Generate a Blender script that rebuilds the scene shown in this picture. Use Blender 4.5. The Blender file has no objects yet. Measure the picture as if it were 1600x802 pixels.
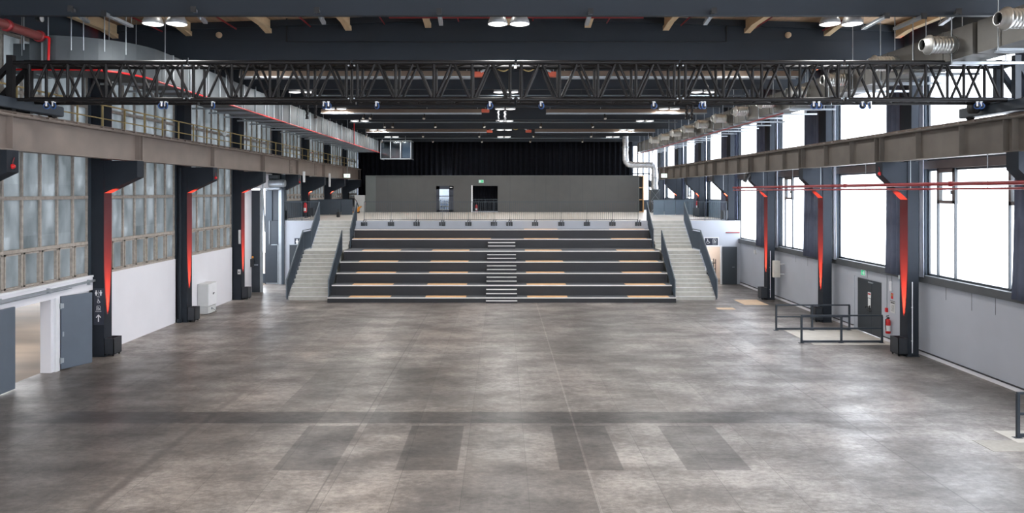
import bpy, math, random
from mathutils import Vector, Matrix
random.seed(7)
S = bpy.context.scene
COL = S.collection
F, CU, CV, H = 1090.0, 784.0, 300.0, 5.4      # focal length in px (1600 wide), vanishing point, camera height
BAY, Y0 = 6.03, 16.82
def YK(k): return Y0 + BAY*k
def at(u, v, Y):                               # a spot at real depth Y
    return ((u-CU)*Y/F, Y, H-(v-CV)*Y/F)
def lin(c):
    return tuple((x/255/12.92 if x/255 <= .04045 else ((x/255+.055)/1.055)**2.4) for x in c)

# ------------------------------------------------------------------ materials
MATS = {}
def mat(name, rgb, rough=.6, metal=0., var=.12, scale=3., bump=0., stretch=(1,1,1), emit=None, trans=0., spec=.5, mottling2=0.):
    m = bpy.data.materials.new(name); m.use_nodes = True
    nt = m.node_tree; N = nt.nodes; L = nt.links
    b = N['Principled BSDF']
    base = lin(rgb)
    tc = N.new('ShaderNodeTexCoord'); mp = N.new('ShaderNodeMapping'); mp.inputs['Scale'].default_value = stretch
    L.new(tc.outputs['Object'], mp.inputs['Vector'])
    nz = N.new('ShaderNodeTexNoise'); nz.inputs['Scale'].default_value = scale; nz.inputs['Detail'].default_value = 5
    L.new(mp.outputs[0], nz.inputs['Vector'])
    mr = N.new('ShaderNodeMapRange'); mr.inputs[1].default_value = .3; mr.inputs[2].default_value = .7
    mr.inputs[3].default_value = 1-var; mr.inputs[4].default_value = 1+var
    L.new(nz.outputs['Fac'], mr.inputs[0])
    vm = N.new('ShaderNodeVectorMath'); vm.operation = 'SCALE'; vm.inputs[0].default_value = base
    L.new(mr.outputs[0], vm.inputs['Scale'])
    L.new(vm.outputs[0], b.inputs['Base Color'])
    b.inputs['Roughness'].default_value = rough; b.inputs['Metallic'].default_value = metal
    b.inputs['Specular IOR Level'].default_value = spec
    if bump:
        bp = N.new('ShaderNodeBump'); bp.inputs['Strength'].default_value = bump; bp.inputs['Distance'].default_value = .02
        L.new(nz.outputs['Fac'], bp.inputs['Height']); L.new(bp.outputs[0], b.inputs['Normal'])
    if emit:
        b.inputs['Emission Color'].default_value = (*emit[0], 1); b.inputs['Emission Strength'].default_value = emit[1]
    MATS[name] = m
    return m
def glassy(name, tint, rough=.02, alpha=.25):
    m = bpy.data.materials.new(name); m.use_nodes = True
    nt = m.node_tree; N = nt.nodes; L = nt.links; N.remove(N['Principled BSDF'])
    out = N['Material Output']
    t = N.new('ShaderNodeBsdfTransparent'); t.inputs[0].default_value = (*tint, 1)
    g = N.new('ShaderNodeBsdfGlossy'); g.inputs['Roughness'].default_value = rough; g.inputs[0].default_value = (.8,.85,.9,1)
    nz = N.new('ShaderNodeTexNoise'); nz.inputs['Scale'].default_value = 2
    fr = N.new('ShaderNodeMapRange'); fr.inputs[3].default_value = alpha*.6; fr.inputs[4].default_value = alpha*1.4
    L.new(nz.outputs['Fac'], fr.inputs[0])
    mx = N.new('ShaderNodeMixShader'); L.new(fr.outputs[0], mx.inputs[0])
    L.new(t.outputs[0], mx.inputs[1]); L.new(g.outputs[0], mx.inputs[2]); L.new(mx.outputs[0], out.inputs[0])
    MATS[name] = m
    return m
def blind_mat(name, tr, tl, stripe=0.):
    m = bpy.data.materials.new(name); m.use_nodes = True
    nt = m.node_tree; N = nt.nodes; L = nt.links; N.remove(N['Principled BSDF'])
    out = N['Material Output']
    t = N.new('ShaderNodeBsdfTransparent'); t.inputs[0].default_value = (1,1,1,1)
    d = N.new('ShaderNodeBsdfTranslucent'); d.inputs[0].default_value = (*tl, 1)
    wv = N.new('ShaderNodeTexWave'); wv.bands_direction = 'Y'; wv.inputs['Scale'].default_value = 2.2; wv.inputs['Distortion'].default_value = .6
    tc = N.new('ShaderNodeTexCoord'); L.new(tc.outputs['Object'], wv.inputs['Vector'])
    mr = N.new('ShaderNodeMapRange'); mr.inputs[3].default_value = 1-tr-stripe; mr.inputs[4].default_value = 1-tr
    L.new(wv.outputs['Fac'], mr.inputs[0])
    mx = N.new('ShaderNodeMixShader'); L.new(mr.outputs[0], mx.inputs[0])
    L.new(t.outputs[0], mx.inputs[1]); L.new(d.outputs[0], mx.inputs[2]); L.new(mx.outputs[0], out.inputs[0])
    MATS[name] = m
def wired_glass(name):
    # old dirty cathedral glass: translucent, uneven grime, streaked vertically
    m = bpy.data.materials.new(name); m.use_nodes = True
    nt = m.node_tree; N = nt.nodes; L = nt.links; N.remove(N['Principled BSDF'])
    out = N['Material Output']
    tc = N.new('ShaderNodeTexCoord')
    sp = N.new('ShaderNodeSeparateXYZ'); L.new(tc.outputs['Object'], sp.inputs[0])
    # pane by pane tone (white noise on pane index)
    dv = N.new('ShaderNodeVectorMath'); dv.operation = 'DIVIDE'; dv.inputs[1].default_value = (50, .79, 1.48)
    L.new(tc.outputs['Object'], dv.inputs[0])
    fl = N.new('ShaderNodeVectorMath'); fl.operation = 'FLOOR'; L.new(dv.outputs[0], fl.inputs[0])
    wn = N.new('ShaderNodeTexWhiteNoise'); L.new(fl.outputs[0], wn.inputs['Vector'])
    mp = N.new('ShaderNodeMapping'); mp.inputs['Scale'].default_value = (1, 1.6, .7); L.new(tc.outputs['Object'], mp.inputs[0])
    nz = N.new('ShaderNodeTexNoise'); nz.inputs['Scale'].default_value = 1.3; nz.inputs['Detail'].default_value = 4; L.new(mp.outputs[0], nz.inputs['Vector'])
    nf = N.new('ShaderNodeTexNoise'); nf.inputs['Scale'].default_value = 40; L.new(tc.outputs['Object'], nf.inputs['Vector'])
    ad = N.new('ShaderNodeMath'); ad.operation = 'MULTIPLY_ADD'; ad.inputs[1].default_value = .22
    L.new(wn.outputs['Value'], ad.inputs[0]); L.new(nz.outputs['Fac'], ad.inputs[2])
    a2 = N.new('ShaderNodeMath'); a2.operation = 'MULTIPLY_ADD'; a2.inputs[1].default_value = .10
    L.new(nf.outputs['Fac'], a2.inputs[0]); L.new(ad.outputs[0], a2.inputs[2])
    cr = N.new('ShaderNodeValToRGB'); e = cr.color_ramp.elements
    e[0].position = .36; e[0].color = (.13,.142,.142,1)
    e[1].position = 1.0; e[1].color = (.46,.47,.47,1)
    n = e.new(.62); n.color = (.225,.235,.235,1)
    n = e.new(.80); n.color = (.27,.28,.28,1)
    L.new(a2.outputs[0], cr.inputs[0])
    d = N.new('ShaderNodeBsdfTranslucent'); L.new(cr.outputs[0], d.inputs[0])
    g = N.new('ShaderNodeBsdfGlossy'); g.inputs['Roughness'].default_value = .35; g.inputs[0].default_value = (.5,.55,.6,1)
    mx = N.new('ShaderNodeMixShader'); mx.inputs[0].default_value = .12
    L.new(d.outputs[0], mx.inputs[1]); L.new(g.outputs[0], mx.inputs[2]); L.new(mx.outputs[0], out.inputs[0])
    MATS[name] = m
mat('steel_dark', (44,52,61), .5, 0, .1, 1.5)
mat('beam_blue', (33,42,52), .7, 0, .08, .7)
mat('column_blue', (40,45,52), .75, 0, .1, 1.2, spec=.2)
mat('taupe_girder', (120,109,102), .55, 0, .12, 1.1, .1)
mat('grey_girder', (98,92,86), .6, 0, .14, 1.6, .15)
mat('rail_steel', (118,106,98), .45, .3, .2, 6)
mat('truss_black', (20,19,21), .5, .0, .08, 2, spec=.3)
mat('wall_white', (222,222,228), .75, 0, .03, .6, .03)
mat('wall_grey', (174,179,189), .75, 0, .04, .8, .05)
mat('wall_dark', (52,62,72), .6, 0, .1, .5)
mat('sill_dark', (84,88,92), .6, 0, .1, 2)
mat('lintel_brown', (112,106,104), .7, 0, .12, 2)
mat('rust_frame', (158,150,142), .75, 0, .18, 9, .2)
mat('door_blue', (88,98,110), .45, 0, .05, 2)
mat('door_dark', (54,60,66), .45, 0, .05, 2)
mat('zinc', (84,90,94), .55, .5, .14, 1.6, .06)
mat('zinc_dull', (92,91,88), .5, .4, .18, 1.4, .06)
mat('spiral', (205,207,205), .28, .85, .12, 3, .1, stretch=(9,1,1))
mat('foil', (205,208,212), .32, .8, .2, 9, .9)
mat('galv', (165,172,178), .4, .6, .1, 4)
mat('red_paint', (136,36,42), .4, 0, .08, 4)
mat('red_pipe', (118,62,60), .4, 0, .1, 2)
mat('red_bright', (200,30,35), .35, 0, .05, 3)
mat('yellow', (172,150,100), .5, 0, .15, 5)
mat('roof_wood', (196,168,138), .7, 0, .15, 1.5, .05, stretch=(8,1,1))
mat('purlin_wood', (216,190,152), .6, 0, .1, 2, .05, stretch=(4,1,4))
mat('curtain_grey', (90,97,116), .9, 0, .1, 3)
mat('curtain_black', (22,24,30), .95, 0, .15, 3, spec=.1)
mat('daylight_cloth', (196,204,218), .9, 0, .05, 3)
mat('black', (24,25,28), .5, 0, .1, 4)
mat('box_black', (44,48,54), .4, 0, .08, 4)
mat('tier_face', (34,35,40), .5, 0, .1, 1.5)
mat('tier_top', (76,80,85), .65, 0, .08, 3)
mat('nosing', (228,224,224), .45, .0, .05, 3)
mat('seat_wood', (226,180,128), .5, 0, .1, 4, stretch=(1,6,1))
mat('concrete_step', (184,183,177), .8, 0, .1, 4, .2)
mat('balustrade', (62,72,82), .45, 0, .05, 3)
mat('handrail', (96,106,114), .35, .3, .05, 3)
mat('panel_grey', (86,87,87), .7, 0, .05, 1.2)
mat('panel_light', (102,108,107), .7, 0, .04, 1.2)
mat('platform_floor', (205,200,194), .35, 0, .08, 1.2)
mat('white_paint', (226,228,232), .4, 0, .04, 3)
mat('cabinet', (198,200,200), .5, 0, .04, 3)
mat('cream', (196,192,182), .5, 0, .06, 3)
mat('white_sign', (235,238,240), .5, 0, .02, 3)
mat('sign_dark', (44,50,64), .4, 0, .04, 3)
mat('sign_green', (0,160,90), .4, 0, .03, 3, emit=((.0,.55,.25), .5))
mat('sign_lit', (225,240,228), .4, 0, .02, 3, emit=((.75,.95,.8), .6))
mat('lamp_bowl', (176,178,180), .4, .3, .1, 5)
mat('lamp_light', (255,255,255), .4, 0, 0, 3, emit=((1,1,1), 1.6))
mat('red_lens', (180,20,20), .3, 0, 0, 3, emit=((1,.05,.02), 1.2))
mat('orange', (232,150,48), .45, 0, .06, 4)
mat('orange_red', (196,88,62), .45, 0, .06, 4)
mat('blue_tyre', (40,78,135), .4, 0, .1, 4)
mat('blue', (44,92,160), .4, 0, .1, 4)
mat('beige_room', (206,194,184), .7, 0, .04, 2)
mat('heater', (132,116,103), .35, .35, .08, 1, stretch=(1,8,8))
mat('annex_floor', (112,98,84), .7, 0, .3, .35, stretch=(.4,2.2,1))
mat('rubble', (112,108,110), .9, 0, .3, 12, .6)
mat('floor_plate', (150,146,138), .6, 0, .1, 9)
mat('threshold', (188,184,176), .7, 0, .08, 3)
mat('green_leaf', (96,150,90), .7, 0, .3, 2, .3)
mat('parapet', (112,132,150), .4, .1, .08, 1.5)
mat('brown_beige', (196,170,140), .6, 0, .08, 3)
glassy('glass', (.85,.9,.92), .05, .3)
glassy('glass_blue', (.75,.8,.84), .08, .12)
blind_mat('blind', .62, (.9,.9,.92), .08)
wired_glass('wired_glass')

def floor_material():
    m = bpy.data.materials.new('stained_concrete'); m.use_nodes = True
    nt = m.node_tree; N = nt.nodes; L = nt.links; b = N['Principled BSDF']
    tc = N.new('ShaderNodeTexCoord'); P = tc.outputs['Object']
    sp = N.new('ShaderNodeSeparateXYZ'); L.new(P, sp.inputs[0]); X, Y = sp.outputs[0], sp.outputs[1]
    def math_(op, a, b_=None, c=None):
        n = N.new('ShaderNodeMath'); n.operation = op
        for i, x in enumerate((a, b_, c)):
            if x is None: continue
            if isinstance(x, (int, float)): n.inputs[i].default_value = x
            else: L.new(x, n.inputs[i])
        return n.outputs[0]
    def noise(scale, stretch, detail=5, rough=.55, w=0):
        mp = N.new('ShaderNodeMapping'); mp.inputs['Scale'].default_value = stretch; mp.inputs['Location'].default_value = (w, w*1.7, 0)
        L.new(P, mp.inputs[0])
        n = N.new('ShaderNodeTexNoise'); n.inputs['Scale'].default_value = scale; n.inputs['Detail'].default_value = detail
        n.inputs['Roughness'].default_value = rough; L.new(mp.outputs[0], n.inputs['Vector']); return n.outputs['Fac']
    def ramp(v, a, b_, lo=0., hi=1.):
        n = N.new('ShaderNodeMapRange'); n.inputs[1].default_value = a; n.inputs[2].default_value = b_
        n.inputs[3].default_value = lo; n.inputs[4].default_value = hi; n.interpolation_type = 'SMOOTHSTEP'
        if isinstance(v, (int, float)): n.inputs[0].default_value = v
        else: L.new(v, n.inputs[0])
        return n.outputs[0]
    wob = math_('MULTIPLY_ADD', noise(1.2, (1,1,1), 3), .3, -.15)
    def band(v, a, b_, soft):
        return math_('MULTIPLY', ramp(v, a-soft, a+soft), ramp(v, b_-soft, b_+soft, 1., 0.))
    big = noise(.22, (1,1,1), 4, .5, 3)
    mid = noise(.8, (.75,1.25,1), 8, .68, 9)
    fine = noise(8, (.8,1.3,1), 8, .75, 1)
    speck = noise(60, (1,1,1), 3, .6, 2)
    # slabs cast in strips running away from the camera
    cb = N.new('ShaderNodeCombineXYZ'); L.new(Y, cb.inputs[0]); L.new(math_('ADD', X, .72), cb.inputs[1])
    br = N.new('ShaderNodeTexBrick'); br.inputs['Scale'].default_value = 1; br.inputs['Brick Width'].default_value = 5.9
    br.inputs['Row Height'].default_value = 1.2; br.inputs['Mortar Size'].default_value = .007; br.inputs['Mortar Smooth'].default_value = .3
    br.inputs['Color1'].default_value = (0,0,0,1); br.inputs['Color2'].default_value = (1,1,1,1); br.inputs['Mortar'].default_value = (.5,.5,.5,1)
    br.offset = .37; L.new(cb.outputs[0], br.inputs['Vector'])
    tone = N.new('ShaderNodeRGBToBW'); L.new(br.outputs['Color'], tone.inputs[0])
    v = math_('MULTIPLY_ADD', ramp(big,.3,.7), .34, .80)
    v = math_('MULTIPLY', v, math_('MULTIPLY_ADD', ramp(mid,.25,.75), .62, .69))
    v = math_('MULTIPLY', v, math_('MULTIPLY_ADD', ramp(fine,.25,.75), .5, .75))
    v = math_('MULTIPLY', v, math_('MULTIPLY_ADD', speck, .5, .75))
    v = math_('MULTIPLY', v, math_('MULTIPLY_ADD', tone.outputs[0], .24, .88))
    v = math_('MULTIPLY', v, math_('MULTIPLY_ADD', br.outputs['Fac'], -.28, 1.))
    # grey stripe across the hall and the four darker filled pits
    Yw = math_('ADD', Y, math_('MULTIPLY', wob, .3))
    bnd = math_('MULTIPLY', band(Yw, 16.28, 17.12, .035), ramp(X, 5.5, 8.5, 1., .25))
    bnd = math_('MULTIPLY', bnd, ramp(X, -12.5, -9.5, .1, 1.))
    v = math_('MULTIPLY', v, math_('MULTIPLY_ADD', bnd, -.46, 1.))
    for x0, x1 in ((-4.45,-3.3), (-2.07,-.87), (1.13,2.37), (3.6,4.85)):
        pm = math_('MULTIPLY', band(X, x0, x1, .015), band(Y, 13.53, 16.1, .02))
        v = math_('MULTIPLY', v, math_('MULTIPLY_ADD', pm, -.36, 1.))
    # darker lane along the left side and old rail seam
    ln = math_('MULTIPLY', band(math_('ADD', X, wob), -7.08, -6.92, .06), ramp(Y, 17.5, 20, 1., .1))
    v = math_('MULTIPLY', v, math_('MULTIPLY_ADD', math_('MULTIPLY', ln, ramp(mid,.3,.6)), -.32, 1.))
    ld = math_('MULTIPLY', ramp(math_('ADD', X, math_('MULTIPLY', wob, 4)), -8.5, -6.6, 1., 0.), band(Y, 10, 22.5, 2.))
    v = math_('MULTIPLY', v, math_('MULTIPLY_ADD', ld, -.28, 1.))
    sm = band(X, 1.655, 1.695, .006)
    v = math_('ADD', v, math_('MULTIPLY', sm, .35))
    scr = ramp(noise(2.2, (.25,3.2,1), 9, .8, 33), .60, .68)
    v = math_('ADD', v, math_('MULTIPLY', scr, .16))
    for sx in (-3.3, 8.1, -10.4):
        v = math_('MULTIPLY', v, math_('MULTIPLY_ADD', band(X, sx, sx+.03, .01), -.3, 1.))
    # browner stained strip beside the right wall
    rw = ramp(math_('ADD', X, math_('MULTIPLY', wob, 2)), 12.2, 13.2)
    v = math_('MULTIPLY', v, math_('MULTIPLY_ADD', rw, -.25, 1.))
    cr = N.new('ShaderNodeValToRGB'); e = cr.color_ramp.elements
    e[0].position = .25; e[0].color = (*lin((52,50,49)),1); e[1].position = 1.; e[1].color = (*lin((170,166,162)),1)
    n = e.new(.6); n.color = (*lin((112,108,105)),1)
    L.new(math_('MULTIPLY', v, .645), cr.inputs[0])
    # warmth drifts from brown (left) to neutral
    hue = N.new('ShaderNodeMix'); hue.data_type = 'RGBA'; hue.blend_type = 'MULTIPLY'
    L.new(math_('ADD', math_('MULTIPLY', ramp(noise(.3,(1,1,1),3,.5,21),.4,.65), .35), ramp(X,-3,7,.5,0.)), hue.inputs[0]); L.new(cr.outputs[0], hue.inputs[6]); hue.inputs[7].default_value = (1.0,.91,.85,1)
    L.new(hue.outputs[2], b.inputs['Base Color'])
    L.new(math_('MULTIPLY_ADD', ramp(mid,.3,.7), -.16, .47), b.inputs['Roughness'])
    b.inputs['Specular IOR Level'].default_value = .55
    bp = N.new('ShaderNodeBump'); bp.inputs['Strength'].default_value = .12; bp.inputs['Distance'].default_value = .02
    L.new(fine, bp.inputs['Height']); L.new(bp.outputs[0], b.inputs['Normal'])
    MATS['floor'] = m
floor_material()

# ------------------------------------------------------------------ mesh builder (world coordinates in, parent-relative mesh out)
class MB:
    def __init__(s): s.v=[]; s.f=[]; s.mi=[]; s.sm=[]; s.mats=[]; s.cur=0; s.xf=None
    def m(s, name):
        if name not in s.mats: s.mats.append(name)
        s.cur = s.mats.index(name); return s
    def add(s, vs, fs, smooth=False):
        if not s.mats: s.mats.append(None)
        b = len(s.v)
        if s.xf is not None: vs = [tuple(s.xf @ Vector(p)) for p in vs]
        s.v += [tuple(p) for p in vs]
        for f in fs: s.f.append([b+i for i in f]); s.mi.append(s.cur); s.sm.append(smooth)
        return s
    def box(s, x0, x1, y0, y1, z0, z1):
        x0,x1 = min(x0,x1),max(x0,x1); y0,y1 = min(y0,y1),max(y0,y1); z0,z1 = min(z0,z1),max(z0,z1)
        vs = [(x,y,z) for z in (z0,z1) for y in (y0,y1) for x in (x0,x1)]
        return s.add(vs, [(0,2,3,1),(4,5,7,6),(0,1,5,4),(2,6,7,3),(0,4,6,2),(1,3,7,5)])
    def cbox(s, x0, x1, y0, y1, z0, z1, c=.01):        # box with chamfered vertical+horizontal edges
        x0,x1 = min(x0,x1),max(x0,x1); y0,y1 = min(y0,y1),max(y0,y1)
        def ring(i, z): return [(x0+i+c,y0+i,z),(x1-i-c,y0+i,z),(x1-i,y0+i+c,z),(x1-i,y1-i-c,z),(x1-i-c,y1-i,z),(x0+i+c,y1-i,z),(x0+i,y1-i-c,z),(x0+i,y0+i+c,z)]
        rs = ring(c,z0)+ring(0,z0+c)+ring(0,z1-c)+ring(c,z1)
        fs = [tuple(range(7,-1,-1)), tuple(range(24,32))]
        for r in range(3):
            for i in range(8):
                j=(i+1)%8; fs.append((r*8+i, r*8+j, r*8+8+j, r*8+8+i))
        return s.add(rs, fs)
    def prism(s, poly, axis, a, b):                    # poly in the two other axes, extruded a..b
        n = len(poly)
        def P(p, t):
            if axis=='x': return (t, p[0], p[1])
            if axis=='y': return (p[0], t, p[1])
            return (p[0], p[1], t)
        ar = sum(poly[i][0]*poly[(i+1)%n][1]-poly[(i+1)%n][0]*poly[i][1] for i in range(n))
        pl = poly if ar > 0 else poly[::-1]
        if axis=='y': pl = pl[::-1]
        if a > b: a, b = b, a
        vs = [P(p,a) for p in pl]+[P(p,b) for p in pl]
        fs = [tuple(range(n-1,-1,-1)), tuple(range(n,2*n))]+[(i,(i+1)%n,n+(i+1)%n,n+i) for i in range(n)]
        return s.add(vs, fs)
    def bar(s, p, q, w, h=None, up=(0,0,1)):           # rectangular bar between two points
        h = w if h is None else h
        p, q = Vector(p), Vector(q); d = (q-p).normalized(); u = Vector(up)
        if abs(d.dot(u)) > .98: u = Vector((0,1,0))
        sd = d.cross(u).normalized(); uu = sd.cross(d).normalized()
        vs = [t+sd*(a*w/2)+uu*(b*h/2) for t in (p,q) for a,b in ((-1,-1),(1,-1),(1,1),(-1,1))]
        return s.add(vs, [(3,2,1,0),(4,5,6,7),(0,1,5,4),(1,2,6,5),(2,3,7,6),(3,0,4,7)])
    def tube(s, pts, r, n=10, caps=True, radii=None):
        pts = [Vector(p) for p in pts]; rings = []; up0 = None
        for i, p in enumerate(pts):
            if i == 0: d = pts[1]-p
            elif i == len(pts)-1: d = p-pts[i-1]
            else: d = (pts[i+1]-p).normalized()+(p-pts[i-1]).normalized()
            d.normalize()
            if up0 is None:
                up0 = Vector((0,0,1)) if abs(d.z) < .9 else Vector((1,0,0))
            sd = d.cross(up0)
            if sd.length < 1e-4: sd = d.orthogonal()
            sd.normalize(); uu = sd.cross(d).normalized(); up0 = uu
            rr = radii[i] if radii else r
            k = 1.
            if 0 < i < len(pts)-1:
                c = (pts[i+1]-p).normalized().dot((p-pts[i-1]).normalized()); k = 1/max(.5, math.sqrt((1+c)/2))
            rings.append([p+(sd*math.cos(t)+uu*math.sin(t))*rr for t in [2*math.pi*j/n for j in range(n)]])
        vs = [v for r_ in rings for v in r_]; fs = []
        for i in range(len(rings)-1):
            for j in range(n):
                k2 = (j+1)%n; fs.append((i*n+j, i*n+k2, (i+1)*n+k2, (i+1)*n+j))
        s.add(vs, fs, True)
        if caps:
            s.add(rings[0], [tuple(range(n-1,-1,-1))]); s.add(rings[-1], [tuple(range(n))])
        return s
    def lathe(s, prof, c, n=24, axis='z'):             # prof: (r, t) along the axis from point c
        c = Vector(c); vs = []
        for r, t in prof:
            for j in range(n):
                a = 2*math.pi*j/n; x, y = r*math.cos(a), r*math.sin(a)
                if axis=='z': vs.append(c+Vector((x,y,t)))
                elif axis=='x': vs.append(c+Vector((t,x,y)))
                else: vs.append(c+Vector((y,t,x)))
        fs = [(i*n+j, i*n+(j+1)%n, (i+1)*n+(j+1)%n, (i+1)*n+j) for i in range(len(prof)-1) for j in range(n)]
        s.add(vs, fs, True); return s
    def disc(s, c, r, axis='z', n=24, t=.01):
        return s.lathe([(0.0001,-t/2),(r,-t/2),(r,t/2),(0.0001,t/2)], c, n, axis)
    def sheet(s, grid):                                # grid of rows of points
        rows, cols = len(grid), len(grid[0])
        return s.add([p for r in grid for p in r], [(i*cols+j, i*cols+j+1, (i+1)*cols+j+1, (i+1)*cols+j) for i in range(rows-1) for j in range(cols-1)], True)
    def build(s, name, parent=None, material=None, origin=None):
        me = bpy.data.meshes.new(name)
        if parent is not None:
            o0 = world_loc(parent)
        else:
            xs = [p[0] for p in s.v]; ys = [p[1] for p in s.v]; zs = [p[2] for p in s.v]
            o0 = Vector(((min(xs)+max(xs))/2, (min(ys)+max(ys))/2, min(zs)))
        if origin is not None: o0 = origin
        o0 = Vector(o0)
        me.from_pydata([Vector(p)-o0 for p in s.v], [], s.f)
        names = s.mats if s.mats != [None] else [material]
        for n in names: me.materials.append(MATS[n if n else material])
        me.polygons.foreach_set('material_index', s.mi); me.polygons.foreach_set('use_smooth', s.sm)
        me.validate(); me.update()
        o = bpy.data.objects.new(name, me); COL.objects.link(o)
        if parent is not None:
            o.parent = parent
        else:
            o.location = o0
        return o
def world_loc(o):
    v = Vector(o.location)
    while o.parent: o = o.parent; v = v+Vector(o.location)
    return v
def M(name): return MB().m(name)
def tag(o, label=None, cat=None, group=None, kind=None):
    if label: o['label'] = label
    if cat: o['category'] = cat
    if group: o['group'] = group
    if kind: o['kind'] = kind
    return o
def thing(name, loc, label, cat, group=None, kind=None):
    o = bpy.data.objects.new(name, None); COL.objects.link(o); o.location = loc; o.empty_display_size = .2
    return tag(o, label, cat, group, kind)
def struct(o): o['kind'] = 'structure'; return o
def dup(root, loc, label=None, scale_x=None):
    def cp(o, par):
        c = o.copy(); COL.objects.link(c)
        if par is not None: c.parent = par
        for ch in list(o.children): cp(ch, c)
        return c
    r = cp(root, None); r.location = loc
    if label: r['label'] = label
    return r
ORD = ['nearest', 'second nearest', 'third nearest', 'fourth nearest', 'fifth nearest', 'sixth nearest', 'seventh nearest', 'eighth nearest',
       'ninth nearest','tenth nearest','eleventh nearest','twelfth nearest','thirteenth nearest','fourteenth nearest','fifteenth nearest','sixteenth nearest']

ANNEX_FILL_W = 90.; YW = 40.8
XL, XR = -13.45, 13.95                                # inner faces of the side walls
YE = 65.6                                             # end of the hall
YB = -6.5
YP, ZP = 40.56, 3.72                                  # upper platform: edge and level
def ztop(x): return 11.3-.034*abs(x-.25)

# ------------------------------------------------------------------ setting
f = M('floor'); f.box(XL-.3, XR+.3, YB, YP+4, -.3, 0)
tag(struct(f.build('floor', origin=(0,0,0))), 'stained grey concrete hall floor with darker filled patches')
b = M('platform_floor'); b.box(-8.5, 8.5, YP+.26, YW, ZP-.25, ZP); b.box(-12.7, XR, YW+.251, YE, ZP-.25, ZP); b.box(-10.65, 10.65, YW, YW+.251, ZP-.25, ZP); b.box(XL, -12.7, 41.3, YE, ZP-.25, ZP-.002)
tag(struct(b.build('floor')), 'pale raised upper floor behind the seating steps')
a = M('annex_floor'); a.box(-44, XL-.3, YB, 62, -.3, -.005)
tag(struct(a.build('floor')), 'beige brown floor of the neighbouring hall seen through the gateway')
a = M('wall_white'); a.box(-44, XL-.3, 9, 37.3, 2.45, 2.6); a.box(-44, -43.8, 9, 37.3, 0, 2.45); a.box(-44, XL-.3, 9, 9.2, 0, 2.45)  # unseen roof and walls added to keep sky light off the annex floor
tag(struct(a.build('annex_shade_roof')), 'added low white roof shading the floor beyond the gateway')
for i, (ax, ay) in enumerate(((-17,17),(-17,23),(-17,29),(-24,17),(-24,23),(-24,29),(-24,35),(-31,23),(-31,35))):  # unseen fill lights added to brighten the floor under that roof
    ld = bpy.data.lights.new('annex_fill_light', 'AREA'); ld.shape = 'DISK'; ld.size = .8; ld.energy = ANNEX_FILL_W
    o = bpy.data.objects.new('annex_fill_light', ld); COL.objects.link(o); o.location = (ax, ay, 2.4)
c = M('roof_wood')
for xa, xb in ((-14.3,.25),(.25,14.6)):
    c.prism([(xa,ztop(xa)+.02),(xb,ztop(xb)+.02),(xb,ztop(xb)+.2),(xa,ztop(xa)+.2)], 'y', YB, YE+.3)
tag(struct(c.build('ceiling')), 'low pitched roof lined with brown wooden boards')

# walls --------------------------------------------------------------
w = M('wall_white')
for k in range(-4, 8):
    y0, y1 = YK(k)+.0, YK(k+1)
    if k == 0:
        w.box(XL-.3, XL, y0, 17.5, 0, 2.2); w.box(XL-.3, XL, 21.0, y1, 0, 2.2); w.box(XL-.3, XL, y0, y1, 2.2, 2.63)
    elif k == 3:
        w.box(XL-.3, XL, y0, 37.5, 0, 6.45); w.box(XL-.3, XL, 37.5, y1+.1, 5.6, 6.45)
    elif k >= 4:
        w.m('wall_dark').box(XL-.3, XL, y0+.5, y1-.12, ZP-.3, 4.83)
    else:
        w.box(XL-.3, XL, y0, y1, 0, 2.63)
    w.m('wall_dark')
    # piers behind the columns, and the dark band behind the crane girder
    w.box(XL-.3, XL+.0, y0-.12, y0+.5, 0 if k < 4 else ZP, 9.8)
    w.m('wall_white')
w.m('wall_dark').box(XL-.5, -13.12, YB, YE, 9.78, 11.0)
tag(struct(w.build('wall_left')), 'white lower wall and dark piers below the old left windows')
w = M('wall_grey')
DY0, DY1 = 25.62, 27.3
for k in range(-4, 8):
    y0, y1 = YK(k), YK(k+1)
    if k == 1:
        w.box(XR, XR+.3, y0, DY0, 0, 2.42); w.box(XR, XR+.3, DY1+.3, y1, 0, 2.42); w.box(XR, XR+.3, DY0, DY1+.3, 2.08, 2.42)
    else:
        w.box(XR, XR+.3, y0, y1, 0, 2.42)
    if k > 3: w.m('parapet').box(XR, XR+.3, y0+.5, y1+.12, 2.42, 4.85)
    w.m('wall_dark').box(XR, XR+.3, y0+.12, y0+.5, 2.42, 9.9).m('wall_grey')
w.m('lintel_brown').box(XR-.02, XR+.3, YB, YE, 6.15, 6.41)
w.m('wall_dark').box(13.25, XR+.6, YB, YE, 9.9, 11.0)
# thin joints hanging below the sill and the skirting cable duct
w.m('sill_dark')
for y, l in ((21.9,.42),(20.7,.55),(19.7,.5),(17.9,.35),(17.2,.36),(26.6,.3),(30.4,.25),(31.8,.4),(33.1,.35),(36.7,.4),(38.4,.3)):
    w.box(XR-.006, XR+.01, y, y+.012, 2.42-l, 2.42)
tag(struct(w.build('wall_right')), 'light grey lower wall below the bright right windows')
t = M('sill_dark'); t.box(XR-.12, XR+.32, YB, YE, 2.42, 2.66)
tag(struct(t.build('trim_1')), 'dark grey sill band under the right windows')
t = M('wall_white'); t.box(XR-.05, XR, YB, DY0-.02, 0, .12); t.box(XR-.05, XR, DY1+.32, 40.7, 0, .12); t.m('black').box(XR-.07, XR-.0, YB, DY0-.02, .12, .14).box(XR-.07, XR, DY1+.32, 40.7, .12, .14)
tag(struct(t.build('baseboard_right')), 'pale skirting with a dark top edge along the right wall')
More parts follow.
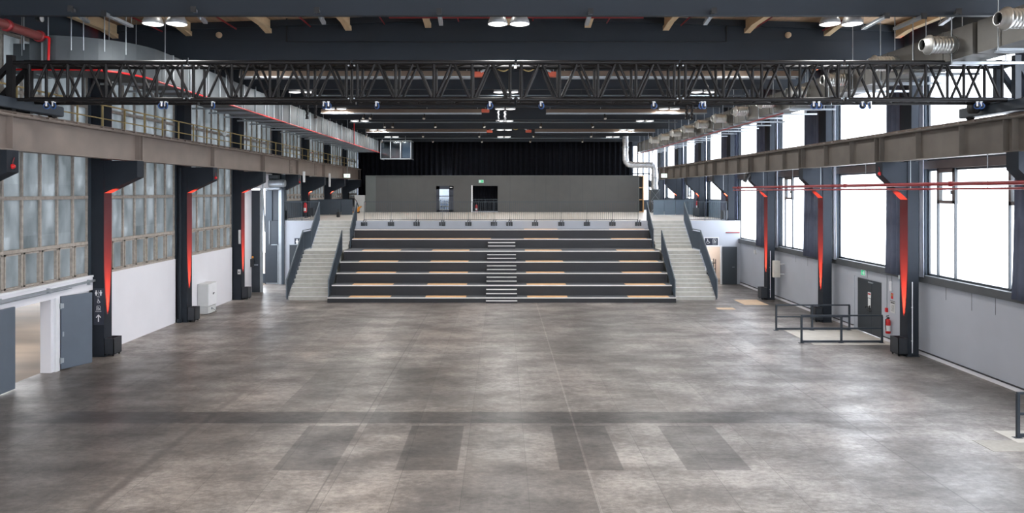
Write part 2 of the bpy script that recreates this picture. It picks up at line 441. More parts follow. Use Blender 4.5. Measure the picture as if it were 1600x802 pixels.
w = M('wall_grey'); w.box(XL-.3, XR+.3, YB-.3, YB, 0, 4.0); w.box(XL-.3, XR+.3, YB-.3, YB, 9.4, 11.5)
for x in (XL-.3, -8.2, -2.6, 3.0, 8.6, XR-.1): w.box(x, x+.4, YB-.3, YB, 4.0, 9.4)
struct(w.build('wall_rear'))
t = M('blind'); t.box(XL, XR, YB-.2, YB-.19, 4.0, 9.4); tag(struct(t.build('window_41')), 'added glazing behind the camera for frontal fill light')  # unseen window band added to light the surfaces facing the camera
# end wall: blocks left / centre, glazed at right
w = M('wall_dark'); w.box(XL-.3, 10.6, YE, YE+.3, 0, 11.5); w.box(10.6, XR+.3, YE, YE+.3, 0, 4.6); w.box(10.6, XR+.3, YE, YE+.3, 9.8, 11.5)
w.m('wall_white').box(XL, -12.3, YE-.3, YE, ZP, 8.5)
tag(struct(w.build('wall_end')), 'end wall of the hall behind the black curtain')
t = MB()
t.m('wall_dark')
for x in (10.7, 11.25, 11.75, 12.3, 12.8, 13.3, 13.85): t.box(x-.06, x+.06, YE-.02, YE+.1, 4.6, 9.8)
for z in (4.6, 7.1, 9.75): t.box(10.6, XR, YE-.02, YE+.1, z-.06, z+.06)
t.m('blind').box(10.6, XR, YE+.12, YE+.13, 4.6, 9.8)
t.m('green_leaf').box(11.3, 11.65, YE+.0, YE+.05, 4.7, 9.7)
tag(struct(t.build('window_40')), 'tall end window with dark bars to the right of the black curtain')
# wall under the platform
w = M('wall_grey')
YW = 40.8
w.box(-8.6, 8.55, YP, YP+.25, 0, ZP)
w.box(-12.7, -10.66, YW, YW+.25, 0, ZP); w.box(-10.66, -8.6, YW, YW+.25, 0, ZP-.27); w.box(8.55, 10.66, YW, YW+.25, 0, ZP-.27); w.box(10.66, 11.95, YW, YW+.25, 0, ZP)
w.box(12.87, XR, YW, YW+.25, 0, ZP-.0); w.box(11.95, 12.87, YW, YW+.25, 2.22, ZP-.0); 
tag(struct(w.build('wall_front')), 'light grey wall that carries the edge of the upper floor')
# small store room behind the right door
w = M('beige_room'); w.box(11.2, 13.9, 43.6, 43.7, 0, 3.4); w.box(11.1, 11.2, YW+.25, 43.7, 0, 3.4); w.box(13.85, 13.95, YW+.25, 43.7, 0, 3.4)
w.box(11.1, 13.95, YW+.25, 43.7, 2.7, 2.8)
tag(struct(w.build('wall_store')), 'cream walls of the small store room under the upper floor')
w = M('black'); w.box(-14.8, -12.6, 43.0, 43.1, 0, 6); 
# ------------------------------------------------------------------ windows, left
wid = 1
def left_window(k, z0, lower_only_rows):
    global wid
    y0, y1 = YK(k)+.48, YK(k+1)-.1
    r = thing('window_%d' % wid, (XL-.1, y0, z0), ('old steel window of dirty wired glass on the left side, bay %s the camera' % (ORD[k]+' to') if k >= 0 else 'old steel window beside the camera position'), None, None, 'structure')
    wid += 1
    fr = M('rust_frame'); gl = M('wired_glass')
    zs = lower_only_rows
    n = 7; dy = (y1-y0)/n
    xg = XL-.1
    for i in range(n+1):
        y = y0+i*dy; t_ = .035 if 0 < i < n else .05
        fr.box(xg-.05, xg+.06, y-t_, y+t_, zs[0], zs[-1])
    for j, z in enumerate(zs):
        fr.box(xg-.05, xg+.07, y0, y1, z-(.05 if j else .06), z+.05)
    # opening vent sashes in the bottom row have a second, paler frame
    fr2 = None
    if len(zs) > 3 and zs[1]-zs[0] < 1.2:
        fr2 = M('rust_frame')
        for i in range(n):
            a, b_ = y0+i*dy+.045, y0+(i+1)*dy-.045; za, zb = zs[0]+.06, zs[1]-.06
            fr2.box(xg-.0, xg+.085, a, a+.045, za, zb).box(xg, xg+.085, b_-.045, b_, za, zb).box(xg, xg+.085, a, b_, za, za+.045).box(xg, xg+.085, a, b_, zb-.045, zb)
    gl.box(xg-.012, xg+.0, y0, y1, zs[0], zs[-1])
    fr.build('window_frame', r)
    if fr2: fr2.build('sash_frames', r)
    gl.build('pane', r)
ZROW = [2.66, 3.74, 5.22, 6.70, 8.18, 9.74]
for k in range(-4, 8):
    if k == 3: left_window(k, 6.45, [6.5, 6.70, 8.18, 9.74])
    elif k > 3: left_window(k, 4.83, [4.88, 5.22, 6.70, 8.18, 9.74])
    else: left_window(k, 2.66, ZROW)
# windows, right -------------------------------------------------------
def right_window(k, z0, z1, casement):
    global wid
    y0, y1 = YK(k)+.5, YK(k+1)+.12
    lvl = 'lower' if z0 < 4 else 'upper'
    r = thing('window_%d' % wid, (XR+.1, y0, z0), ('%s bright window with white blind on the right side, bay %s to the camera' % (lvl, ORD[k])) if k >= 0 else lvl+' bright window beside the camera position', None, None, 'structure')
    wid += 1
    fr = M('door_dark')
    for y in (y0, y1-.07): fr.box(XR+.08, XR+.2, y, y+.07, z0, z1)
    fr.box(XR+.08, XR+.2, y0, y1, z0, z0+.06); fr.box(XR+.08, XR+.2, y0, y1, z1-.07, z1)
    ys = (y0+.07, y1-.07)
    cas = []
    if casement: cas = [(YK(k)+1.55, YK(k)+2.42), (YK(k)+4.72, YK(k)+5.58)]
    for a, b_ in cas:
        for y in (a, b_): fr.box(XR+.03, XR+.1, y-.02, y+.02, z0, z1)
    fr.build('window_frame', r)
    bl = M('blind'); cuts = [ys[0]]
    for a, b_ in cas: cuts += [a, b_]
    cuts.append(ys[1])
    for i in range(0, len(cuts)-1):
        a, b_ = cuts[i], cuts[i+1]
        top = z1-.07
        if casement and i in (1, 3): top = z1-1.12
        bl.box(XR+.13, XR+.135, a, b_, z0+.06, top)
    bl.build('blind', r)
    for a, b_ in cas:
        c_ = M('lintel_brown'); za, zb = z1-1.12, z1-.02; xx = XR+.02
        c_.box(xx, xx+.12, a, a+.1, za, zb).box(xx, xx+.12, b_-.1, b_, za, zb).box(xx, xx+.12, a, b_, za, za+.1).box(xx, xx+.12, a, b_, zb-.12, zb)
        c_.box(xx-.02, xx+.02, a+.13, a+.15, za+.3, za+.42)
        o = c_.build('casement', r)
        g = M('glass'); g.box(xx+.05, xx+.056, a+.1, b_-.1, za+.1, zb-.12); g.build('pane', o)
for k in range(-4, 8):
    right_window(k, 2.66 if k < 4 else 4.85, 6.15, k in (0, 2, 5))
    right_window(k, 6.41, 9.9, False)

# gateway in the left wall --------------------------------------------
t = M('wall_white'); t.box(XL-.02, XL+.07, 15.0, 22.82, 2.2, 2.64); t.m('white_paint').box(XL, XL+.1, 15, 22.82, 2.62, 2.68)
t.m('wall_white').box(XL-.3, XL+.02, 20.78, 21.02, 0, 2.22); t.m('white_paint').box(XL-.02, XL+.1, 20.9, 21.08, 0, 2.22)
tag(struct(t.build('trim_2')), 'white lintel and door post of the left gateway')
t = M('galv'); t.bar((XL+.12, 15.0, 2.47), (XL+.12, 23.1, 2.5), .05, .07); t.bar((XL+.13, 15.0, 2.40), (XL+.13, 21.6, 2.42), .03, .03)
for y in (16.5, 18.5, 20.5, 22.5): t.box(XL+.06, XL+.15, y, y+.06, 2.40, 2.56)
tag(t.build('sliding_rail'), 'long grey steel sliding rail on the white lintel over the left gateway', 'rail')
def leaf(name, p, q, z0, z1, th, label, hinges):
    p, q = Vector((p[0],p[1],0)), Vector((q[0],q[1],0)); L_ = (q-p).length; a = math.atan2(q.y-p.y, q.x-p.x)
    r = thing(name, (p.x,p.y,z0), label, 'door')
    o = MB(); o.xf = Matrix.Translation(p) @ Matrix.Rotation(a, 4, 'Z')
    o.m('door_blue').cbox(0, L_, -th/2, th/2, z0, z1, .008); o.build('door_leaf', r)
    for z in hinges:
        h_ = MB(); h_.xf = o.xf; h_.m('galv').box(-.03, .06, -th/2-.03, th/2+.03, z-.07, z+.07).tube([(-.03,-th/2-.02,z-.09),(-.03,-th/2-.02,z+.09)], .018, 8); h_.build('hinge', r)
    h_ = MB(); h_.xf = o.xf; h_.m('galv').box(.03, .07, -th/2-.02, -th/2, 1.02, 1.16); h_.build('lock_plate', r)
leaf('gate_leaf', (-13.34, 21.1), (-12.92, 21.98), .03, 2.24, .07, 'blue grey gate leaf standing open beside the pictogram column', (.3, 1.95))
leaf('gate_leaf', (-13.3, 17.0), (-13.3, 19.03), .03, 2.27, .07, 'blue grey gate leaf at the left photo edge before the gateway', (.3, 1.95))

# ------------------------------------------------------------------ columns with their girder brackets
side_w = {-1:'left', 1:'right'}
def column(k, side):
    z0 = 0 if k < 4 else ZP
    y0, y1 = YK(k), YK(k)+.46
    xi, xo = (-13.03, XL) if side < 0 else (13.30, 13.66)
    where = 'on the hall floor' if k < 4 else 'on the upper floor'
    r = thing('steel_column', ((xi+xo)/2, y0, z0), 'dark blue steel column of the %s row %s, %s to the camera' % (side_w[side], where, ORD[k]), 'column', 'columns of the %s side' % side_w[side])
    s = M('column_blue')
    s.box(xi, xo, y0, y1, z0, 6.4 if side > 0 else 6.42)
    s.box(xi+side*.12, xo, y0+.0, y1+.22, 6.41, 9.9)
    s.build('shaft', r)
    bk = M('column_blue')
    if side < 0:
        bk.prism([(-13.03,5.36),(-11.95,5.88),(-11.95,6.42),(-13.03,6.42)], 'y', y0+.02, y1-.02)
    else:
        bk.prism([(13.30,5.15),(12.48,5.95),(12.48,6.38),(13.30,6.38)], 'y', y0+.02, y1-.02)
    bk.build('bracket', r)
    bs = M('column_blue'); bs.box(xi-side*.06, xo, y0-.06, y1+.06, z0, z0+.03); bs.build('base_plate', r)
    return r
for k in range(0, 8):
    column(k, -1); column(k, 1)

# ------------------------------------------------------------------ crane girders
def girder(side):
    xg = -12.2 if side < 0 else 12.73
    zb, zt = (6.42, 7.32) if side < 0 else (6.38, 7.27)
    ya, yb = -5.5, (60.1 if side < 0 else 56.3)
    m_ = 'taupe_girder' if side < 0 else 'grey_girder'
    r = thing('crane_girder', (xg, ya, zb), ('taupe brown riveted crane girder on the left brackets' if side < 0 else 'dark grey brown crane girder on the right brackets'), 'girder')
    g = M(m_); g.box(xg-.015, xg+.015, ya, yb, zb+.03, zt-.03); g.build('web', r)
    g = M(m_); g.box(xg-.22, xg+.22, ya, yb, zt-.035, zt).box(xg-.19, xg+.19, ya, yb, zt-.055, zt-.035); g.build('top_flange', r)
    g = M(m_); g.box(xg-.2, xg+.2, ya, yb, zb, zb+.035); g.build('bottom_flange', r)
    ys = []
    for k in range(-3, 8):
        b0 = YK(k)+.35
        if side < 0: ys += [b0] + ([b0+.18] if k%2 == 1 else [])
        else: ys += [b0, b0+2.0, b0+4.0, b0+.32]
    for y in ys:
        if not ya < y < yb: continue
        s = M(m_); s.box(xg-.17, xg+.17, y-.012, y+.012, zb+.035, zt-.055); s.build('stiffener', r)
    for y in ((40.0, 45.4) if side < 0 else (43.2, 46.0, 49.2)):
        s = M(m_); s.box(xg+.0-side*.015, xg-side*.045, y, y+.5, zb+.06, zt-.08)
        for i in range(8):
            z = zb+.12+i*(zt-zb-.26)/7
            for yy in (y+.08, y+.2, y+.34, y+.46): s.tube([(xg-side*.04,yy,z),(xg-side*.065,yy,z)], .018, 6)
        s.build('splice_plate', r)
    ra = M('rail_steel'); ra.prism([(xg-.07,zt),(xg+.07,zt),(xg+.02,zt+.03),(xg+.035,zt+.09),(xg-.035,zt+.09),(xg-.02,zt+.03)], 'y', ya, yb)
    ra.build('crane_rail', r)
    cl = M('rail_steel'); y = 8.
    while y < yb-.3:
        for sx in (-1, 1): cl.box(xg+sx*.09, xg+sx*.17, y, y+.09, zt, zt+.05)
        y += .62
    cl.build('rail_clips', r)
    return r
girder(-1); girder(1)
# walkway with yellow rail behind the left girder
r = thing('walkway_railing', (-12.6, 10, 7.33), 'yellow pipe safety railing on top of the left crane girder', 'railing')
X_ = -12.62
t = M('yellow'); t.tube([(X_, 6, 8.15),(X_, 59.8, 8.15)], .024, 8); t.build('top_rail', r)
t = M('yellow'); t.tube([(X_, 6, 7.72),(X_, 59.8, 7.72)], .02, 8); t.build('middle_rail', r)
y = 12.95
while y < 59.8:
    t = M('yellow'); t.bar((X_, y, 7.3), (X_, y, 8.15), .05, .03); t.build('post', r); y += 1.3
t = M('taupe_girder'); t.box(-13.0, -12.42, 6, 59.8, 7.24, 7.3); tag(t.build('walkway_plate'), 'narrow brown steel walkway between left girder and windows', 'walkway')

# ------------------------------------------------------------------ roof beams, purlins
for k in range(0, 9):
    yb = YK(k)
    r = thing('roof_beam', (0.2, yb, 9.67), 'dark blue steel roof beam spanning the hall, %s to the camera' % ORD[k], 'beam', 'roof beams')
    g = M('beam_blue')
    xs = (-13.1, .25, 13.2)
    poly = [(xs[0], 9.67)] + [(xs[2], 9.67), (xs[2], ztop(xs[2])-.02), (xs[1], ztop(xs[1])-.02), (xs[0], ztop(xs[0])-.02)]
    g.prism(poly, 'y', yb+.02, yb+.1); g.box(-10.0, 13.2, yb+.012, yb+.02, 10.37, 10.39); g.build('web', r)
    g = M('beam_blue'); g.box(xs[0], xs[2], yb-.04, yb+.12, 9.65, 9.67); g.build('bottom_flange', r)
    g = M('beam_blue')
    g.prism([(xs[0],ztop(xs[0])-.22),(xs[1],ztop(xs[1])-.22),(xs[2],ztop(xs[2])-.22),(xs[2],ztop(xs[2])-.02),(xs[1],ztop(xs[1])-.02),(xs[0],ztop(xs[0])-.02)], 'y', yb-.06, yb+.02)
    g.build('top_flange', r)
PX = [-12.6, -10.2, -7.6, -5.0, -2.4, .25, 2.8, 5.35, 8.0, 10.6, 12.9]
for k in (0, 1):
    for i, x in enumerate(PX):
        ya, yb = YK(k)+.24, YK(k+1)-.1
        z1 = ztop(x)-.02; z0 = z1-.34
        t = M('purlin_wood')
        t.box(x-.05, x+.05, ya, yb, z0+.04, z1); t.box(x-.1, x+.1, ya, yb, z0, z0+.045)
        t.prism([(yb-.7, z0),(yb, z0-.1),(yb, z0+.02),(yb-.7, z0+.02)], 'x', x-.1, x+.1)
        tag(t.build('roof_purlin'), 'light wooden roof purlin behind the %s roof beam, number %s from the left' % (('nearest','second nearest')[k], ('one','two','three','four','five','six','seven','eight','nine','ten','eleven')[i]), 'purlin', 'wooden purlins')
# short channel brackets hanging under the near roof beam
for i, (ua, va, ub, vb) in enumerate(((110,17,130,31),(162,20,205,42),(302,19,316,31),(495,19,503,33),(686,20,688,36),(923,20,918,36),(1116,20,1105,34),(1386,25,1351,44),(1444,25,1399,45),(1498,22,1477,34))):
    p, q = Vector(at(ua,va,16.6)), Vector(at(ub,vb,17.9))
    q.z = p.z = (p.z+q.z)/2
    q.x = p.x+(q.x-p.x)*.75
    r = thing('cable_channel', p, 'short grey metal channel under the nearest roof beam, number %d from the left' % (i+1), 'channel', 'channels under the nearest roof beam')
    r['label'] = 'short grey metal channel under the nearest roof beam, %s from the left' % ('first','second','third','fourth','fifth','sixth','seventh','eighth','ninth','tenth')[i]
    t = M('galv'); t.bar(p, q, .1, .07); t.build('channel', r)
    t = M('black'); t.bar(p-(q-p).normalized()*.02, p+(q-p).normalized()*.01, .12, .14); t.build('end_cap', r)
    t = M('galv'); t.bar((p.x,YK(0)+.18,9.6),(p.x,YK(0)+.18,p.z+.02), .02).bar((q.x,q.y,q.z),(q.x,q.y,10.9), .012); t.build('hanger', r)
# sprinkler pipes, cable on the second beam, round detectors
t = M('red_paint'); t.tube([(-3.1,19.2,10.2),(3.9,19.2,10.2)], .025, 8)
for x in (-11,-8.6,-6.2,-3.8,-1.4,1,3.4,5.8,8.2,10.4): t.tube([(x,17.2,ztop(x)-.32),(x,22.6,ztop(x)-.32)], .025, 6)
tag(t.build('sprinkler_pipe'), 'thin dark red sprinkler pipe net under the wooden roof', 'pipe')
t = M('black'); a_ = at(448,27,22.82); b_ = at(448,65.5,22.82); c_ = at(1135,65.5,22.82); d_ = at(1135,38,22.82)
t.tube([a_, b_], .022, 6).tube([b_, c_], .012, 6).tube([c_, d_], .022, 6)
tag(t.build('beam_cable'), 'thin black cable fixed along the face of the second roof beam', 'cable')
for u, nm in ((342.6,'left'),(1231,'right')):
    p = Vector(at(u, 55, 22.82)); t = M('brown_beige'); t.lathe([(.001,0),(.06,0),(.095,.03),(.1,.09)], (p.x,p.y-.09,p.z), 16, 'y')
    tag(t.build('detector'), 'small round beige detector on the second roof beam, %s half' % nm, 'detector')
p = Vector(at(64, 29, 17.9)); r = thing('floodlight', p, 'small round black floodlight with white lens above the big red pipe', 'spotlight')
t = M('black'); t.lathe([(.001,-.12),(.05,-.12),(.09,.0),(.1,.02)], p, 16, 'x').bar((p.x,p.y,p.z),(p.x,p.y,9.95),.03); t.build('housing', r)
t = M('white_sign'); t.lathe([(.03,.0),(.085,.02),(.09,.025),(.001,.03)], p, 16, 'x'); t.build('lens', r)

# ------------------------------------------------------------------ hall lamps
def hall_lamp(c, label):
    x, y, z = c
    r = thing('hall_lamp', c, label, 'lamp', 'domed hall lamps under the roof')
    t = M('lamp_bowl'); t.lathe([(.25,0),(.255,.02),(.235,.09),(.19,.19),(.13,.25),(.1,.27),(.1,.36),(.001,.36)], c, 28); t.build('lamp_shade', r)
    t = M('lamp_light'); t.lathe([(.001,-.025),(.15,-.018),(.235,.004),(.24,.012),(.001,.02)], c, 28); t.build('lens', r)
    t = M('galv'); t.tube([(x,y,z+.35),(x,y,z+.62)], .02, 8); t.build('hanger', r)
    ld = bpy.data.lights.new('lamp_light', 'AREA'); ld.shape = 'DISK'; ld.size = .45; ld.energy = LAMP_W; ld.color = (1,.99,.97)
    o = bpy.data.objects.new('lamp_light', ld); COL.objects.link(o); o.parent = r; o.location = (0,0,-.04)
    ld = bpy.data.lights.new('roof_fill_glow', 'POINT'); ld.energy = 6; ld.shadow_soft_size = .08; ld.color = (1,.95,.88)  # fill light added above each shade to brighten the roof boards
    o = bpy.data.objects.new('roof_fill_glow', ld); COL.objects.link(o); o.parent = r; o.location = (0,0,.5)
    return r
lamp0 = None; LAMP_W = 45.
side3 = ['left', 'middle', 'right']
for k in (0,1,2,3,4,5,6,-1,-2):
    y = 17.6+BAY*k
    for si, xs in enumerate(((-8.8,-8.2), (-.1,.45), (8.28,8.84))):
        for j, x in enumerate(xs):
            lab = 'domed grey hall lamp, %s one of the %s pair in the %s lamp row' % (('left','right')[j], side3[si], ORD[k]) if k >= 0 else 'domed grey hall lamp in the rows beside and behind the camera'
            if lamp0 is None: lamp0 = hall_lamp((x,y,9.63), lab)
            else: dup(lamp0, (x,y,9.63), lab)

# ------------------------------------------------------------------ radiant heater panels across the hall
def heater(xa, xb, y, z, hh, label):
    r = thing('heater_panel', ((xa+xb)/2,y,z), label, 'heater', 'long beige heater panels under the roof')
    t = M('heater'); t.prism([(y-.16,z),(y+.16,z),(y+.12,z+hh),(y-.12,z+hh)], 'x', xa, xb); t.build('panel', r)
    t = M('galv'); t.box(xa, xb, y-.18, y-.15, z-.03, z+.02).box(xa, xb, y+.15, y+.18, z-.03, z+.02); t.build('edge_strip', r)
    n = max(2, int((xb-xa)/2.2))
    for i in range(n+1):
        x = xa+.2+(xb-xa-.4)*i/n
        t = M('galv'); t.tube([(x,y,z+hh-.02),(x,y,z+hh+.75)], .012, 6); t.build('hanger', r)
for nm, y in (('nearest',25.0),('middle',36.2),('farthest',48.35)):
    heater(-9.35, -1.05, y, 9.50 if y < 30 else (9.47 if y < 40 else 9.53), .22, 'long beige heater panel in the left half of the %s heater row' % nm)
    heater(2.05 if y < 30 else 2.3, 10.6, y, 9.50 if y < 30 else (9.47 if y < 40 else 9.53), .22, 'long beige heater panel in the right half of the %s heater row' % nm)
    for xx, sd in ((-.85,-1),(1.85,1)):
        if y > 30 and y < 40 and sd > 0: continue
        r = thing('burner_unit', (xx,y,9.6), 'orange red burner box with hose at the inner end of the %s %s heater' % (nm, 'left' if sd<0 else 'right'), 'burner')
        t = M('orange_red'); t.cbox(xx-.2, xx+.2, y-.13, y+.13, 9.52, 9.7, .02); t.build('burner_box', r); t = M('galv'); t.tube([(xx,y,9.7),(xx,y,10.95)], .012, 6); t.build('hanger', r)
        t = M('galv'); t.tube([(xx-sd*.1,y-.1,9.68),(xx-sd*.3,y-.12,9.8),(xx-sd*.55,y-.1,9.95),(xx-sd*.8,y,10.15)], .05, 8); t.build('flue', r)
        t = M('yellow'); t.tube([(xx-sd*(.5+i*.1),y-.15, 9.98-.28*math.sin(math.pi*i/8)) for i in range(9)], .022, 6); t.build('gas_hose', r)

# ------------------------------------------------------------------ crane bridge (lattice girder)
TY0, TY1 = 17.36, 18.0
TZ0, TZ1 = 7.70, 8.62
br_ = thing('crane_bridge', (.3, TY0, TZ0), 'black lattice crane bridge spanning the whole hall between both crane girders', 'crane')
pitch = 4.08; x0 = .35-3*pitch
for n in range(6):
    xa, xb = x0+n*pitch+.03, x0+(n+1)*pitch-.03
    ch = M('truss_black')
    for y in (TY0, TY1):
        for z in (TZ0, TZ1): ch.tube([(xa,y,z),(xb,y,z)], .058, 12)
    for i in range(9):                                   # lacing of the top and bottom faces
        xc = xa+.1+(xb-xa-.2)*i/8; xd = xa+.1+(xb-xa-.2)*min(8,i+1)/8
        for z in (TZ0, TZ1):
            ch.tube([(xc,TY0,z),(xc,TY1,z)], .02, 6)
            if i < 8: ch.tube([(xc,(TY0,TY1)[i%2],z),(xd,(TY1,TY0)[i%2],z)], .02, 6)
    sec = ch.build('lattice_section', br_)
    va, vb = x0+n*pitch+.14, x0+(n+1)*pitch-.14
    for y in (TY0, TY1):
        for i in range(5):
            x = va+(vb-va)*i/4
            t = M('truss_black'); t.tube([(x,y,TZ0),(x,y,TZ1)], .037, 8); t.build('upright', sec)
        for i in range(4):
            xl, xr = va+(vb-va)*i/4, va+(vb-va)*(i+1)/4; xm = (xl+xr)/2
            for a0, a1 in ((xl+.05, xm-.04), (xr-.05, xm+.04)):
                t = M('truss_black'); t.tube([(a0,y,TZ0+.02),(a1,y,TZ1-.02)], .034, 8); t.build('diagonal', sec)
    if n:                                                # bolted joint plates
        xj = x0+n*pitch
        t = M('galv')
        for z in (TZ0+.02, TZ1-.08):
            for dx in (-.07, .07): t.tube([(xj+dx,TY0-.06,z),(xj+dx,TY0-.02,z)], .02, 8)
        t.build('joint_bolts', br_)
for sd in (-1, 1):
    xp = -12.2 if sd < 0 else 12.82
    ef = M('truss_black' if sd < 0 else 'steel_dark')  # right end frame coloured lighter for the window light on it
    for y in (TY0, TY1):
        for z in (TZ0, TZ1): ef.tube([(-12.2 if sd < 0 else 12.57,y,z),(-11.87 if sd < 0 else 12.82,y,z)], .046, 12)
    for y in (TY0, TY1+.02):
        ef.box(xp-.09, xp+.06, y-.07, y+.07, 7.42, 8.80)
        xq = 1.0 if sd < 0 else .72; ef.bar((xp, y, 8.62), (xp+sd*xq, y, 7.55), .12, .12)
        ef.box(xp, xp+sd*xq, y-.06, y+.06, 7.42, 7.54)
    ef.box(xp-.07, xp+.05, TY0, TY1, 8.55, 8.65).box(xp-.07, xp+.05, TY0, TY1, 7.55, 7.68)
    ef.build('end_frame', br_)
    ec = M('steel_dark'); xc = -12.2 if sd < 0 else 12.73
    zr = 7.41 if sd < 0 else 7.36
    ec.cbox(xc-.16, xc+.16, 16.2, 19.2, zr+.05, zr+.32, .02); e = ec.build('end_carriage', br_)
    for y in (16.45, 18.95):
        t = M('black'); t.lathe([(.001,-.06),(.15,-.06),(.17,-.04),(.14,-.03),(.14,.03),(.17,.04),(.15,.06),(.001,.06)], (xc, y, zr+.15), 20, 'x'); t.build('wheel', e)
    if sd > 0:
        t = M('black'); t.lathe([(.001,-.45),(.05,-.45),(.05,-.38),(.001,-.38)], (12.73,18.3,7.72), 12, 'x').lathe([(.001,-.3),(.17,-.3),(.17,-.14),(.1,-.1),(.09,.0),(.001,.0)], (12.6,18.3,7.62), 18, 'x'); t.build('drive_motor', br_)
# blue tyred castor wheels under the bridge
def castor(u, v, dz, label):
    p = Vector(at(u, v, TY0)); zc = 7.54
    p.z = zc
    r = thing('hanging_roller', p, label, 'roller', 'blue rimmed rollers under the crane bridge')
    ang = random.choice((-.6, -.3, .3, .6))
    R_ = Matrix.Translation(p) @ Matrix.Rotation(ang, 4, 'Z')
    t = M('blue_tyre'); t.xf = R_
    n = 20; pts = [(.068*math.cos(2*math.pi*i/n), 0, .068*math.sin(2*math.pi*i/n)) for i in range(n+1)]
    t.tube(pts, .015, 6, caps=False); t.build('tyre', r)
    t = M('black'); t.xf = R_; t.disc((0,0,0), .055, 'y', 16, .03); t.build('wheel_hub', r)
    t = M('white_paint'); t.xf = R_; t.box(-.018,.018,-.04,-.03,-.01,.1).box(-.018,.018,.03,.04,-.01,.1).box(-.03,.03,-.04,.04,.09,.11); t.build('fork', r)
    t = M('galv'); t.xf = R_; t.tube([(0,0,.09),(0,0,.2)], .014, 8); t.build('stem', r)
for i, (u, v) in enumerate(((73,162),(84,163.5),(252,163),(259.5,164.5),(333,164),(507,165),(513,167),(589,166),(766,165),(846,166),(1022,166),(1095,167),(1100,165),(1272,166),(1279.5,165),(1348,166),(1359,165),(1527,166),(1533,165))):
    nx = ('first','second','third','fourth','fifth','sixth','seventh','eighth','ninth','tenth','eleventh','twelfth','thirteenth','fourteenth','fifteenth','sixteenth','seventeenth','eighteenth','nineteenth')[i]
    castor(u, v, 0, 'small blue rimmed roller hanging under the black crane bridge, %s from the left' % nx)

# ------------------------------------------------------------------ ducts
def rect_tube(mb, path, hw, z0, z1):                    # path in XY, half width
    rings = []
    for i, p in enumerate(path):
        p = Vector((p[0],p[1])); hwi = hw[i] if isinstance(hw, list) else hw
        if i == 0: d = Vector(path[1])-p
        elif i == len(path)-1: d = p-Vector(path[i-1])
        else: d = (Vector(path[i+1])-p).normalized()+(p-Vector(path[i-1])).normalized()
        d = Vector((d[0],d[1])).normalized(); nrm = Vector((d.y,-d.x))
        a, b_ = p+nrm*hwi, p-nrm*hwi
        rings.append([(a.x,a.y,z0),(a.x,a.y,z1),(b_.x,b_.y,z1),(b_.x,b_.y,z0)])
    vs = [v for r_ in rings for v in r_]
    fs = [(i*4+j, i*4+(j+1)%4, (i+1)*4+(j+1)%4, (i+1)*4+j) for i in range(len(rings)-1) for j in range(4)]
    fs += [(3,2,1,0), tuple(len(vs)-4+j for j in range(4))]
    mb.add(vs, fs)
dz0, dz1 = 8.62, 9.49
r = thing('ventilation_duct', (-10.6, 18.2, dz0), 'large rectangular galvanised duct curving out of the left wall and running along it', 'duct')
cx, cy, ro, ri = -11.5, 20.7, 1.6+.0, .17
t = M('zinc')
path = [(-11.3, 18.92)]
arc = []
for i in range(0, 9):
    a = -math.pi/2+math.pi/2*i/8
    arc.append((-11.35+.73*math.cos(a)*1., 19.65+.0+.73*math.sin(a)))
# outer edge follows the measured bend: centre line radius 1.5 m
arc = [(-11.98+1.37*math.cos(-math.pi/2+math.pi/2*i/10), 20.28+1.37*math.sin(-math.pi/2+math.pi/2*i/10)) for i in range(11)]
rect_tube(t, [(-12.0+.02,18.91)]+arc[1:]+[(-10.61,21.0)], .71, dz0, dz1); t.build('elbow', r)
t = M('zinc'); rect_tube(t, [(-13.4,19.55),(-12.75,19.55),(-11.98,18.91)], [.42,.42,.71], dz0+.02, dz1-.02); t.build('wall_branch', r)
t = M('zinc'); rect_tube(t, [(-10.61,21.0),(-10.61,56.6)], .71, dz0, dz1); t.build('trunk', r)
y = 21.0
i = 0
while y < 56.7:
    t = M('galv'); rect_tube(t, [(-10.61,y-.02),(-10.61,y+.02)], .735, dz0-.025, dz1+.025); t.build('joint_flange', r); y += 1.16
for (px, py, dx, dy, hw) in ((-11.98,18.91,1,0,.735),(-12.75,19.55,1,0,.44),):
    t = M('galv'); rect_tube(t, [(px-.02*dx,py-.02*dy),(px+.02*dx,py+.02*dy)], hw, dz0-.0, dz1+.02); t.build('joint_flange', r)
y = 20.4; j = 0
while y < 56:
    t = M('galv'); t.box(-11.75, -9.82, y, y+.06, dz0-.09, dz0-.03)
    t.tube([(-9.86,y+.03,dz0-.09),(-9.86,y+.03,9.62 if (j%4) else 10.8)], .012, 6); t.tube([(-11.5,y+.03,dz0-.09),(-11.5,y+.03,10.8)], .012, 6)
    t.build('hanger', r); y += 1.51; j += 1
for x, yy in ((-13.0,18.9),(-12.4,18.1),(-11.8,18.15),(-11.2,18.15),(-10.9,18.18),(-10.45,18.35),(-10.1,18.75)):
    t = M('galv'); t.tube([(x,yy,dz1-.4),(x,yy,10.85)], .014, 6); t.build('hanger', r)
